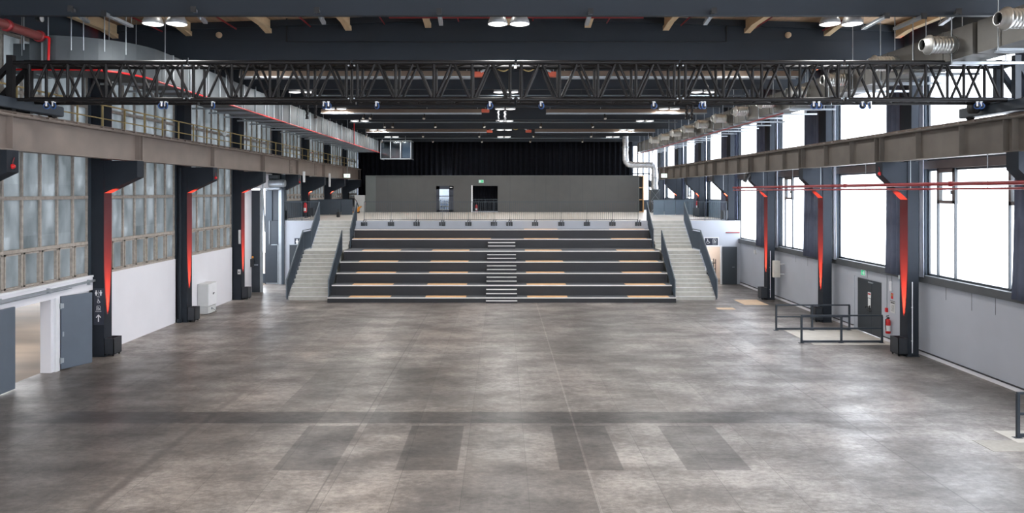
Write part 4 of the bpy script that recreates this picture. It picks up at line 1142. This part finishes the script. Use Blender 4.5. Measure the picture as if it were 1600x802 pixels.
# pictogram sign on the column
def pictos(name, ox, oy, oz, W_, Hh, label, items):
    r = thing(name, (ox, oy, oz), label, 'sign')
    t = M('sign_dark'); t.cbox(ox-W_/2, ox+W_/2, oy-.012, oy, oz-Hh/2, oz+Hh/2, .003); t.build('sign_plate', r)
    if items.get('frame'):
        t = M('wall_white'); fw = .05
        t.box(ox-W_/2-fw, ox+W_/2+fw, oy-.02, oy, oz+Hh/2, oz+Hh/2+fw).box(ox-W_/2-fw, ox+W_/2+fw, oy-.02, oy, oz-Hh/2-fw, oz-Hh/2).box(ox+W_/2, ox+W_/2+fw, oy-.02, oy, oz-Hh/2, oz+Hh/2).box(ox-W_/2-fw, ox-W_/2, oy-.02, oy, oz-Hh/2, oz+Hh/2); t.build('sign_frame', r)
    def poly(mb, pts, dx, dz, s): mb.prism([(ox+dx+p[0]*s, oz+dz+p[1]*s) for p in pts], 'y', oy-.018, oy-.012)
    def stroke(mb, pts, dx, dz, s, th):
        for a, b_ in zip(pts, pts[1:]):
            a, b_ = Vector(a), Vector(b_); d = (b_-a).normalized(); nn = Vector((-d.y,d.x))*th/2; a = a-d*th*.3; b_ = b_+d*th*.3
            poly(mb, [tuple(a+nn),tuple(b_+nn),tuple(b_-nn),tuple(a-nn)], dx, dz, s)
    def circ(r_, a0=0, a1=360, n=14): return [(r_*math.cos(math.radians(a0+(a1-a0)*i/n)), r_*math.sin(math.radians(a0+(a1-a0)*i/n))) for i in range(n+1)]
    for kind, dx, dz, s in items['list']:
        t = M('white_sign')
        if kind == 'man':
            poly(t, [(-.12,-.5),(.12,-.5),(.14,-.1),(.26,.0),(.26,.1),(.13,.26),(-.13,.26),(-.26,.1),(-.26,0),(-.14,-.1)], dx, dz, s); poly(t, [(p[0],p[1]+.4) for p in circ(.12)[:-1]], dx, dz, s)
        elif kind == 'woman':
            poly(t, [(-.1,-.5),(.1,-.5),(.13,-.22),(.26,-.1),(.16,.26),(-.16,.26),(-.26,-.1),(-.13,-.22)], dx, dz, s); poly(t, [(p[0],p[1]+.4) for p in circ(.12)[:-1]], dx, dz, s)
        elif kind == 'bar': poly(t, [(-.015,-.5),(.015,-.5),(.015,.5),(-.015,.5)], dx, dz, s)
        elif kind == 'wheelchair':
            stroke(t, [(p[0],p[1]-.18) for p in circ(.27, 110, 400)], dx, dz, s, .08); stroke(t, [(-.08,.32),(-.06,-.02),(.18,-.02),(.3,-.3),(.4,-.26)], dx, dz, s, .1); stroke(t, [(-.07,.14),(.14,.14)], dx, dz, s, .07)
            poly(t, [(p[0]-.08,p[1]+.42) for p in circ(.09)[:-1]], dx, dz, s)
        elif kind == 'framed':
            stroke(t, [(-.42,-.45),(-.42,.3),(-.25,.48),(.25,.48),(.42,.3),(.42,-.45),(-.42,-.45)], dx, dz, s, .05)
            stroke(t, [(-.12,.3),(-.08,0),(.12,-.05),(.25,-.32)], dx, dz, s, .1); stroke(t, [(p[0],p[1]-.12) for p in circ(.2, 120, 380)], dx, dz, s, .06)
        elif kind == 'up': stroke(t, [(0,-.5),(0,.4)], dx, dz, s, .16); stroke(t, [(-.32,.1),(0,.45),(.32,.1)], dx, dz, s, .14)
        t.build('pictogram', r)
    for txt, dx, dz, s in items.get('text', []):
        cu = bpy.data.curves.new('sign_text', 'FONT'); cu.body = txt; cu.size = s; cu.align_x = 'CENTER'; cu.align_y = 'CENTER'; cu.extrude = .001
        o = bpy.data.objects.new('lettering', cu); COL.objects.link(o); cu.materials.append(MATS['white_sign'])
        o.rotation_euler = (math.pi/2, 0, 0); bpy.context.view_layer.update()
        me = bpy.data.meshes.new_from_object(o.evaluated_get(bpy.context.evaluated_depsgraph_get()))
        me.materials.clear(); me.materials.append(MATS['white_sign'])
        bpy.data.objects.remove(o); me.name = 'lettering'
        o = bpy.data.objects.new('lettering', me); COL.objects.link(o)
        o.parent = r; o.location = (dx, -.016, dz); o.rotation_euler = (math.pi/2, 0, 0)
sx, _, sz = at(154, 479.5, YK(1)-.01)
pictos('pictogram_sign', sx, YK(1)-.001, sz, .34, 1.2, 'tall dark sign with white toilet pictograms and up arrow on the nearest complete left column',
       {'list': [('woman',-.075,.45,.17),('bar',0,.45,.17),('man',.075,.45,.17),('wheelchair',0,.19,.15),('framed',0,-.04,.15),('up',0,-.37,.22)], 'text': [('WC',0,.325,.06),('DUSCHE',0,-.155,.05)]})
sx, _, sz = at(1111.5, 377.8, YW-.02)
pictos('pictogram_sign', sx, YW-.0, sz, .78, .42, 'wide dark sign with wheelchair pictograms above the store door on the right', {'frame': True, 'list': [('wheelchair',-.2,.02,.28),('framed',.18,.05,.24)], 'text': [('DUSCHE',.18,-.14,.06)]})
sx, _, sz = at(464, 378, YW-.02)
pictos('pictogram_sign', sx, YW-.0, sz, .3, .42, 'small dark sign with a person pictogram beside the left staircase', {'frame': False, 'list': [('man',0,0,.3)]})

# doors -----------------------------------------------------------------
r = thing('door_2', (XR, DY0, 0), 'dark grey double fire door in the right wall with notices', None, None, 'structure')
t = M('door_dark')
mid_ = DY0+.66
for a, b_ in ((DY0+.0, mid_-.004), (mid_+.004, DY1)):
    t = M('door_dark'); t.cbox(XR-.02, XR+.04, a, b_, .02, 2.06, .006); t.build('door_leaf', r)
t = M('wall_grey'); t.box(XR, XR+.2, DY1, DY1+.06, 0, 2.08).box(XR+.02, XR+.06, DY1+.06, DY1+.3, 0, 2.08).box(XR, XR+.05, DY0, DY1, 2.055, 2.09); t.build('door_frame', r)
t = M('white_sign'); t.box(XR-.026, XR-.02, DY1-.98, DY1-.76, 1.38, 1.6).box(XR-.026, XR-.02, DY1-.96, DY1-.77, .82+.2, 1.36); t.m('red_bright').box(XR-.029, XR-.026, DY1-.96, DY1-.78, 1.5, 1.56); t.build('notice', r)
t = M('black'); t.box(XR-.04, XR-.02, mid_+.08, mid_+.14, .85, 1.1).tube([(XR-.03,mid_+.11,1.06),(XR-.09,mid_+.11,1.06),(XR-.09,mid_+.26,1.06),(XR-.09,mid_+.3,.98)], .014, 8).tube([(XR-.09,mid_-.1,.93),(XR-.09,mid_+.2,.93)], .02, 8); t.build('handle', r)
t = M('galv'); t.box(XR-.05, XR-.02, mid_-.12, mid_+.2, 1.95, 1.99); t.build('door_closer', r)
# store door, open
r = thing('door_3', (12.87, YW, 0), 'dark open store door under the upper floor on the right', None, None, 'structure')
t = M('door_dark'); t.cbox(12.88, 13.72, YW-.12, YW-.05, .02, 2.2, .006); t.build('door_leaf', r)
t = M('galv'); t.tube([(13.55,YW-.13,1.02),(13.55,YW-.18,1.02),(13.42,YW-.18,1.02)], .015, 8); t.build('handle', r)
t = M('white_paint'); t.box(12.8, 12.88, YW-.03, YW+.1, 0, 2.22).box(11.9, 11.96, YW-.03, YW+.1, 0, 2.22).box(11.9,12.88,YW-.03,YW+.1,2.2,2.25); t.build('door_frame', r)
r = thing('door_4', (-12.4, YW, 0), 'dark closed door in the wall beside the left staircase', None, None, 'structure')
t = M('door_dark'); t.cbox(-12.4, -11.5, YW-.05, YW, .0, 2.3, .006); t.build('door_leaf', r)
t = M('galv'); t.box(-12.42, -11.48, YW-.06, YW-.0, 2.3, 2.35); t.build('door_frame', r)
# shelf with goods in the store
r = thing('store_shelf', (12.6, 42, 0), 'dark shelf rack inside the small store room', 'shelf')
t = M('black')
for x in (12.3, 12.84):
    for y in (41.9, 42.3): t.box(x-.02, x+.02, y-.02, y+.02, 0, 1.35)
t.build('upright', r)
for z in (.35, .75, 1.1):
    t = M('black'); t.box(12.28, 12.86, 41.88, 42.32, z, z+.03); t.build('shelf_board', r)
for i, (z, h_, m_) in enumerate(((.38,.18,'black'),(.78,.25,'box_black'),(1.13,.14,'cream'),(.03,.25,'cream'))):
    t = M(m_); t.cbox(12.34, 12.62+.05*i, 41.92, 42.25, z, z+h_, .01); tag(t.build('storage_box'), '%s box in the store room rack, %s' % (('black','dark','cream','cream')[i], ('on the lowest board','on the middle board','on the top board','on the floor')[i]), 'box')

# ------------------------------------------------------------------ tall goods opening at the left, bay before the upper floor
w = M('wall_dark'); w.box(-13.75, -12.7, YW+.26, YW+.4, 0, 6.4); w.box(-12.84, -12.7, YW-.13, YW+.26, 0, 6.4).box(-16, -13.75, YW+.5, YW+.6, 0, .55)  # low outer box added to block bright sky at the foot of the gap
tag(struct(w.build('wall_goods')), 'dark wall framing the tall goods door at the left')
r = thing('door_5', (-13.4, YW, 0), 'tall dark goods door leaf with a small wicket door', None, None, 'structure')
t = M('steel_dark'); t.box(-13.88, -13.1, YW+.1, YW+.2, 0, 5.5); t.build('door_leaf', r)
t = M('steel_dark'); t.cbox(-13.76, -13.16, YW+.05, YW+.1, .08, 2.28, .006)
o = t.build('wicket_door', r)
t = M('galv'); t.box(-13.14, -13.1, YW+.04, YW+.1, 0, 2.32).box(-13.5, -13.1, YW+.04, YW+.1, 2.28, 2.32).box(-13.8, -13.14, YW+.04, YW+.1, .02, .07).box(-13.62,-13.6, YW+.04,YW+.1,2.32,5.5); t.build('edge_strip', r)
t = M('galv'); t.cbox(-13.02, -12.84, YW-.12, YW+.1, 0, 5.62, .01); t.build('guide_post', r)
r = thing('roller_shutter', (-13.3, YW-.4, 5.6), 'grey roller shutter drum above the tall goods door', 'shutter')
t = M('galv'); t.tube([(-13.8,YW-.45,5.9),(-12.62,YW-.45,5.9)], .23, 22); t.tube([(-12.62,YW-.45,5.9),(-12.52,YW-.45,5.9)], .2, 22); t.build('drum', r)
t = M('zinc'); t.box(-13.6, -12.9, YW-.6, YW-.2, 6.16, 6.38); t.build('motor_box', r)
t = M('galv'); t.tube([(-13.7,YW-.35,5.6),(-12.85,YW-.35,5.6)], .1, 14); t.build('guide_roller', r)
r = thing('sliding_door', (-13.1, 37.5, 0), 'dark sliding door seen edge on with grey post beside the third left column', 'door')
t = M('steel_dark'); t.box(-13.46, -13.02, 37.5, 37.62, .0, 5.5); t.build('door_edge', r)
t = M('galv'); t.cbox(-13.0, -12.88, 37.48, 37.66, 0, 5.6, .01); t.build('post', r)
t = M('box_black'); t.cbox(-13.46, -13.3, 37.3, 37.48, 1.38, 1.8, .01); o = t.build('control_box', r)
t = M('orange'); t.lathe([(.001,.12),(.045,.1),(.05,0)], (-13.35,37.38,1.85), 12); t.build('warning_light', r)
t = M('galv'); t.box(-13.3, -13.1, 37.46, 37.5, 1.45, 1.5); t.build('latch_bar', r)
t = M('galv'); t.tube([(-12.98,37.9,6.1),(-12.98,37.9,5.2),(-13.1,38.6,3.2)], .05, 8); tag(t.build('counterweight_arm'), 'slanted grey steel arm beside the tall goods door', 'arm')

# down pipe at second left column, cabinets, switches
t = M('column_blue'); t.tube([(-13.3,YK(2)-.05,0.15),(-13.3,YK(2)-.05,6.4)], .06, 12).cbox(-13.4,-13.2,YK(2)-.14,YK(2)+.0,0,.16,.01).lathe([(.075,0),(.075,.06)],(-13.3,YK(2)-.05,3.5),12)
tag(t.build('down_pipe'), 'grey blue down pipe beside the second complete left column', 'pipe')
r = thing('electric_cabinet', (-13.2, 30.8, 0), 'light grey electric cabinet on the floor against the white left wall', 'cabinet')
t = M('cabinet'); t.cbox(-13.44, -12.97, 30.8, 31.72, .32, 1.33, .012); t.build('body', r)
t = M('white_paint'); t.cbox(-12.97, -12.95, 30.82, 31.7, .34, 1.30, .004); d_ = t.build('cabinet_door', r)
t = M('black'); t.box(-12.95, -12.93, 31.28, 31.42, .84, .88).box(-12.95,-12.93,31.28,31.31,.8,.84); t.build('handle', d_)
t = M('cabinet'); t.cbox(-13.42, -12.98, 30.84, 31.68, 0, .31, .01); t.build('plinth', r)
t = M('galv'); t.disc((-12.96,31.2,.2), .05, 'x', 14, .03); t.build('socket', r)
t = M('black'); t.tube([(-12.94,31.2,.2),(-12.85,31.25,.12),(-12.8,31.3,.02),(-12.9,30.9,.01),(-13.15,30.5,.01)], .01, 6); t.build('cable', r)
r = thing('wall_box', (-13.1, YK(3), 2.3), 'long light grey box on the third left column above the switch', 'box')
X3 = -13.12; t = M('cabinet'); t.cbox(X3-.04, X3+.06, YK(3)-.07, YK(3)-.0, 2.8, 3.5, .01); t.build('body', r)
r = thing('wall_switch', (-13.2, YK(3), 1.2), 'small grey switch box on the third left column', 'switch')
t = M('cabinet'); t.cbox(-13.2, -13.06, YK(3)-.06, YK(3)-.0, 1.28, 1.52, .01); t.build('body', r); t = M('black'); t.box(-13.16, -13.1, YK(3)-.07, YK(3)-.06, 1.36, 1.42); t.build('rocker', r)
t = M('black'); t.cbox(-13.44, -13.38, YK(2)+.75, YK(2)+.9, 2.28, 2.36, .01); tag(t.build('wall_sensor'), 'tiny black sensor on the white left wall above the cabinet', 'sensor')
# red lamp heads on the brackets
for (x, y, z, nm) in ((-11.93, YK(0)+.2, 6.02, 'nearest left bracket'), (-11.93, YK(2)+.2, 5.99, 'third nearest left bracket'), (-11.93, YK(4)+.2, 5.98, 'fifth nearest left bracket'), (12.46, YK(1)+.15, 6.0, 'second nearest right bracket')):
    r = thing('signal_lamp', (x,y,z), 'small red signal lamp on the %s' % nm, 'lamp')
    t = M('red_bright'); t.lathe([(.001,-.05),(.05,-.045),(.065,0),(.05,.04),(.001,.05)], (x,y,z), 14, 'x' if False else 'y'); t.build('dome', r)
    t = M('red_paint'); t.tube([(x,y,z+.05),(x,y,z+.1),(x-.0,y+.05,z+.22)], .008, 6); t.build('wire', r)
# things on the right wall beside the door
t = M('red_bright'); t.cbox(XR-.06, XR, 25.18, 25.3, 1.05, 1.2, .006); tag(t.build('call_point'), 'small red alarm call point on the right wall beside the double door', 'alarm')
r = thing('wall_notice', (XR, 24.9, 1.2), 'framed grey notice on the right wall above the fire extinguisher', 'notice')
t = M('cabinet'); t.box(XR-.015, XR, 24.72, 25.02, 1.08, 1.5); t.build('sheet', r)
t = M('black'); t.box(XR-.018, XR-.015, 24.72, 25.02, 1.49, 1.51).box(XR-.018, XR-.015, 24.75, 24.99, 1.42, 1.46)
for i in range(6): t.box(XR-.018, XR-.015, 24.78, 24.96-.02*(i%3), 1.15+i*.04, 1.16+i*.04)
t.build('printed_text', r)
r = thing('wall_sign', (XR, 24.9, 1.6), 'small red and yellow fire sign above the framed notice', 'sign')
t = M('red_bright'); t.box(XR-.012, XR, 24.86, 24.99, 1.58, 1.78); t.build('plate', r); t = M('yellow'); t.box(XR-.014, XR-.012, 24.88, 24.97, 1.67, 1.75); t.build('symbol', r)
t = M('white_paint'); t.cbox(XR-.08, XR, 24.9, 24.98, 1.84, 2.2, .015); tag(t.build('emergency_lamp'), 'small white emergency lamp on the right wall above the fire sign', 'lamp')
for i, (y, z0_) in enumerate(((25.24,1.2),(24.94,2.2),(25.1,.05))):
    if i == 2: continue
    t = M('galv'); t.tube([(XR-.015,y,z0_),(XR-.015,y,2.42)], .011, 6); tag(t.build('conduit'), 'thin grey conduit rising from the %s to the sill' % ('red call point','emergency lamp')[i], 'pipe')
for k in (1, 3):
    y = YK(k)+.0; x = 13.38
    t = M('white_paint'); t.tube([(x+.05,y-.03,.12),(x+.05,y-.03,2.45)], .014, 8).box(x+.03,x+.07,y-.03,y,.5,.53).box(x+.03,x+.07,y-.03,y,1.6,1.63)
    tag(t.build('conduit'), 'white vertical conduit on the %s right hand column' % ORD[k], 'pipe')
x_, y_, z_ = at(1208.5, 418, YK(3)-.25)
r = thing('wall_cabinet', (13.4, YK(3)-.1, 1.1), 'small white wall cabinet beside the fourth nearest right hand column', 'cabinet')
t = M('cream'); t.cbox(13.4, 13.72, YK(3)-.55, YK(3)-.35, 1.18, 2.0, .01); t.build('body', r); t = M('cabinet'); t.box(13.66, XR, YK(3)-.5, YK(3)-.4, 1.3, 1.36).box(13.66,XR,YK(3)-.5,YK(3)-.4,1.8,1.86); t.build('wall_bracket', r)
for u, y in ((1383, YK(2)+.4),):
    pass
for k, dy in ((2,.0),(3,.1)):
    y = YK(k)+.6; t = M('white_paint'); t.cbox(XR-.2, XR-.12, y, y+.35, 2.48, 2.62, .01); tag(t.build('junction_box'), 'small white junction box on the sill near the %s right hand column' % ORD[k], 'box')
t = M('cabinet'); t.cbox(XR-.06, XR, 38.2, 38.5, 2.0, 2.2, .01); tag(t.build('junction_box'), 'grey junction box on the right wall near the open store door', 'box')
t = M('red_paint'); t.tube([(13.1,YW-.04,3.02),(13.9,YW-.04,3.02)], .03, 8); tag(t.build('fire_pipe'), 'short red pipe on the light wall above the store door', 'pipe')
# black spotlight hanging at the right girder
p = Vector((12.3, 35.6, 6.1)); p = Vector(at(1167, 278, 35.0))
r = thing('stage_spotlight', p, 'black cylindrical spotlight hanging below the right crane girder', 'spotlight')
t = M('black'); d = Vector((-.28,-.1,-.38)).normalized(); t.tube([p-d*.22, p+d*.22], .1, 16); t.build('housing', r)
t = M('black'); t.tube([(p.x,p.y,p.z),(p.x,p.y,6.38)], .02, 6); t.build('hanger', r)

# ------------------------------------------------------------------ up-light boxes
def uplight(k, sd, label):
    if sd < 0: x0, x1 = -13.01, -12.70
    else: x0, x1 = 12.98, 13.29
    y0, y1 = YK(k)-.02, YK(k)+.46
    z0 = 0 if k < 4 else ZP
    r = thing('uplight_box', ((x0+x1)/2, y0, z0), label, 'lamp box', 'black uplight boxes at the column feet')
    t = M('box_black'); zt = .60
    t.box(x0, x1, y0, y0+.02, z0+.07, z0+zt).box(x0, x1, y1-.02, y1, z0+.07, z0+zt).box(x0, x0+.02, y0, y1, z0+.07, z0+zt).box(x1-.02, x1, y0, y1, z0+.07, z0+zt).box(x0, x1, y0, y1, z0+.07, z0+.09)
    t.build('box_body', r)
    for x in (x0+.05, x1-.05):
        for y in (y0+.06, y1-.06):
            t = M('black'); t.lathe([(.001,-.012),(.033,-.012),(.033,.012),(.001,.012)], (x,y,z0+.036), 12, 'x').box(x-.018,x+.018,y-.02,y+.02,z0+.035,z0+.075); t.build('castor', r)
    xm = (x0+x1)/2+sd*.02
    t = M('black'); t.cbox(x0+.05, x1-.05, y0+.08, y1-.08, z0+.1, z0+.44, .01); t.build('lamp_body', r)
    t = M('red_lens'); t.disc((xm,(y0+y1)/2,z0+.45), .07, 'z', 18, .015); t.build('lens', r)
    ld = bpy.data.lights.new('uplight_beam', 'SPOT'); ld.energy = 26000; ld.color = (1,.05,.02); ld.spot_size = math.radians(11); ld.spot_blend = .5; ld.shadow_soft_size = .03
    lo = bpy.data.objects.new('uplight_beam', ld); COL.objects.link(lo); lo.parent = r
    org = Vector((xm, (y0+y1)/2, z0+.49)); aim = Vector((sd*.06, 0, 1))
    lo.location = org-Vector(r.location); lo.rotation_euler = aim.to_track_quat('-Z','Y').to_euler()
for k in (1, 2, 3, 4, 5, 6):
    uplight(k, -1, 'black uplight box at the foot of the left column %s to the camera' % ORD[k])
    uplight(k, 1, 'black uplight box at the foot of the right column %s to the camera' % ORD[k])

# ------------------------------------------------------------------ barriers on the right
def barrier(pts, label, y):
    r = thing('barrier_rail', (pts[0], y, 0), label, 'barrier', 'dark tubular barriers on the right')
    for z, nm in ((.985,'top_rail'),(.53,'middle_rail'),(.06,'bottom_rail')):
        t = M('steel_dark'); t.bar((pts[0]-.02,y,z),(pts[-1]+.02,y,z), .05, .05 if nm != 'bottom_rail' else .07); t.build(nm, r)
    for x in pts:
        t = M('steel_dark'); t.box(x-.03, x+.03, y-.03, y+.03, 0, .96); p_ = t.build('post', r)
        t = M('steel_dark'); t.cbox(x-.1, x+.08, y-.06, y+.06, 0, .015, .004); t.build('foot_plate', p_)
barrier([10.7, 12.12, 13.57], 'dark three post barrier in front of the grey double door, the one nearer the camera', 24.9)
barrier([10.7, 12.1, 13.55], 'dark three post barrier in front of the grey double door, the farther one', 27.2)
barrier([11.32, 12.7, 13.8], 'dark barrier cut by the right photo edge at the front', 15.3)
t = M('threshold'); t.box(11.0, XR-.06, 24.6, 27.3, .0, .008)
tag(struct(t.build('trim_3')), 'pale concrete patch between the barriers at the double door')
t = M('threshold'); t.box(11.1, XR-.06, 15.0, 15.75, .0, .008)
tag(struct(t.build('trim_4')), 'pale concrete strip beside the front barrier')
t = M('floor_plate'); t.box(10.22, 11.6, 14.5, 15.15, 0, .006)
tag(t.build('floor_hatch'), 'brownish metal floor hatch near the front barrier', 'hatch')

t = M('brown_beige'); t.box(11.6, 12.75, 33.3, 34.9, 0, .006)
tag(t.build('floor_hatch'), 'beige floor cover plate between the right staircase and the right wall, the larger one', 'hatch')
t = M('brown_beige'); t.box(9.95, 10.75, 32.0, 32.5, 0, .006)
tag(t.build('floor_hatch'), 'small beige floor cover plate in front of the right staircase', 'hatch')
# ------------------------------------------------------------------ lighting bars, small spotlights and cable bundles under the roof
for nm, y, z, xa, xb in (('nearest',30.1,9.56,-8.5,10.7),('middle',42.1,9.6,-9.2,10.6),('farthest',54.2,9.58,-10.4,9.6)):
    r = thing('lighting_bar', ((xa+xb)/2,y,z), 'thin dark lighting bar across the hall, the %s one' % nm, 'bar')
    t = M('handrail'); t.tube([(xa,y,z),(xb,y,z)], .03, 8); t.build('pipe', r)
    n = 9
    for i in range(n):
        x = xa+.3+(xb-xa-.6)*i/(n-1); t = M('black'); t.tube([(x,y,z),(x,y,z+.9)], .01, 6); t.build('hanger', r)
def small_spot(u, y, z, label):
    x = at(u,0,y)[0]
    r = thing('stage_spotlight', (x,y,z), label, 'spotlight', 'small stage spotlights on the lighting bars')
    a = random.uniform(-.6,.6); d = Vector((math.sin(a)*.6,-.5,-.7)).normalized(); c = Vector((x,y-.05,z-.2))
    t = M('black'); t.tube([c-d*.13, c+d*.1, c+d*.13], .075, 12, radii=[.06,.08,.09]); t.build('housing', r)
    t = M('cream'); t.tube([c+d*.128, c+d*.135], .07, 12); t.build('lens', r)
    t = M('black'); t.bar((x,y,z+.04),(x,y,z-.18), .04, .02); t.build('yoke', r)
rows_ = [('middle lighting',42.1,9.6,(601,614,680,756,845,925)),('farthest heater',48.35,9.52,(573,661,749,834,924,1015)),('farthest lighting',54.2,9.58,(597,676,753,829,910)),('middle heater',36.2,9.49,(569,580,663,945))]
for nm, y, z, us in rows_:
    for i, u in enumerate(us):
        small_spot(u, y, z, 'small black stage spotlight on the %s bar, %s from the left' % (nm, ('first','second','third','fourth','fifth','sixth')[i]))
for i, (u, v0, v1, y) in enumerate(((480,165,185,33.5),(493,165,184,33.5),(778.5,166,190,36),(789,166,191,36),(1073,167,186,34),(1081,167,187,34))):
    x = at(u,0,y)[0]; z0_ = at(0,v1,y)[2]
    t = M('black'); z_ = z0_; pts = []
    while z_ < z0_+ (v1-v0)*y/F+.25: pts.append((x+.025*math.sin(z_*31), y, z_)); z_ += .05
    t.tube(pts, .06, 8); t.tube([pts[-1],(x,y,ztop(x))], .015, 6); t.lathe([(.001,-.03),(.08,-.03),(.08,.05),(.001,.05)], (x,y,z0_), 10)
    tag(t.build('cable_bundle'), 'short black hanging cable bundle, %s of the %s pair' % (('left','right')[i%2], side3[i//2]), 'cable', 'hanging cable bundles')

# ------------------------------------------------------------------ pallet truck and rubble heap at the left on the upper floor
px, py = at(560,0,55)[0], 55.0
r = thing('pallet_truck', (px, py, ZP), 'orange pallet truck with black handle on the upper floor beside the partition', 'pallet truck')
t = M('orange')
for dy in (-.2, .2): t.cbox(px-1.3, px-.15, py+dy-.08, py+dy+.08, ZP+.06, ZP+.12, .01)
t.build('fork', r)
t = M('orange'); t.prism([(px-.2,ZP+.1),(px+.05,ZP+.1),(px+.1,ZP+.4),(px+.22,ZP+.46),(px+.22,ZP+.55),(px,ZP+.5),(px-.12,ZP+.2)], 'y', py-.15, py+.15); t.build('pump_body', r)
t = M('black'); t.tube([(px+.05,py,ZP+.4),(px-.15,py,ZP+.95),(px-.3,py,ZP+1.15),(px-.36,py,ZP+1.1)], .035, 8).tube([(px-.36,py-.15,ZP+1.1),(px-.36,py+.15,ZP+1.1)], .02, 8); t.build('handle', r)
for dy in (-.1, .1):
    t = M('black'); t.disc((px,py+dy,ZP+.1), .1, 'y', 16, .05); t.build('wheel', r)
qx = at(547,0,55)[0]
t = M('rubble')
for i in range(4): t.cbox(qx-.45+.04*i, qx+.42-.06*i, 54.65, 55.35, ZP+.125+i*.11, ZP+.225+i*.11, .03)
tag(t.build('folded_mats'), 'stack of grey folded mats on the orange pallet truck', 'mats')
t = M('black'); x = at(528,0,46)[0]; t.cbox(x-.1, x+.1, 46, 46.2, ZP, ZP+.35, .03).tube([(x,46.1,ZP+.3),(x,46.1,ZP+.55)], .03, 8)
tag(t.build('floor_pump'), 'small black device on the upper floor at the head of the left stairs', 'device')
t = M('cabinet'); t.cbox(-12.2, -11.35, 57.8, 58.2, ZP, ZP+1.4, .02); tag(t.build('metal_cabinet'), 'grey metal cabinet left of the partition on the upper floor', 'cabinet')
for i, (u, v0, v1) in enumerate(((515,271,292),(475,268,285))):
    y = YK(5+0)-.4 if i == 0 else YK(4)-.3
    x, _, z = at(u, v0, y); z2 = at(u, v1, y)[2]
    t = M('cabinet'); t.cbox(x-.06, x+.06, y-.05, y+.05, z2, z, .01); tag(t.build('strip_lamp'), 'vertical grey strip lamp beside the %s left bracket' % ('fifth','sixth')[1-i], 'lamp')
t = M('white_sign'); x, _, z = at(351, 209, 31.5); t.lathe([(.001,-.02),(.1,-.02),(.11,0),(.001,.02)], (x,31.5,z), 18, 'y').m('galv').tube([(x,31.5,z),(x,31.5,z-.55)], .012, 6)
tag(t.build('round_mirror'), 'small round white disc on the yellow railing', 'disc')

# ------------------------------------------------------------------ camera, light, world
cam = bpy.data.cameras.new('camera'); co = bpy.data.objects.new('camera', cam); COL.objects.link(co)
co.location = (0, 0, H); co.rotation_euler = (math.pi/2, 0, 0)
cam.sensor_width = 36; cam.lens = 36*F/1600; cam.shift_x = (800-CU)/1600; cam.shift_y = -(401-CV)/1600; cam.clip_end = 300
S.camera = co
wd = bpy.data.worlds.new('overcast'); S.world = wd; wd.use_nodes = True
N = wd.node_tree.nodes; L = wd.node_tree.links; bg = N['Background']
bg.inputs[0].default_value = (.90, .96, 1.04, 1); bg.inputs[1].default_value = 4.2
# daylight portals in the window bands (they only guide the sampling of the sky)
def portal(x, z0, z1, y0, y1, sd):
    ld = bpy.data.lights.new('daylight_portal', 'AREA'); ld.shape = 'RECTANGLE'; ld.size = y1-y0; ld.size_y = z1-z0; ld.cycles.is_portal = True
    o = bpy.data.objects.new('daylight_portal', ld); COL.objects.link(o); o.location = (x, (y0+y1)/2, (z0+z1)/2)
    o.rotation_euler = (math.pi/2, 0, math.pi/2 if sd > 0 else -math.pi/2)
ld = bpy.data.lights.new('store_fill', 'POINT'); ld.energy = 60; ld.shadow_soft_size = .1; o = bpy.data.objects.new('store_fill', ld); COL.objects.link(o); o.location = (12.2, 42.3, 2.5)  # fill light added to brighten the store room
ld = bpy.data.lights.new('partition_fill', 'POINT'); ld.energy = 30; ld.shadow_soft_size = .1; o = bpy.data.objects.new('partition_fill', ld); COL.objects.link(o); o.location = (-4.6, 58.9, 6.2)  # fill light added behind the glazed partition door
S.view_settings.view_transform = 'Standard'; S.view_settings.look = 'None'; S.view_settings.gamma = 1; S.view_settings.use_curve_mapping = False
S.view_settings.exposure = .9
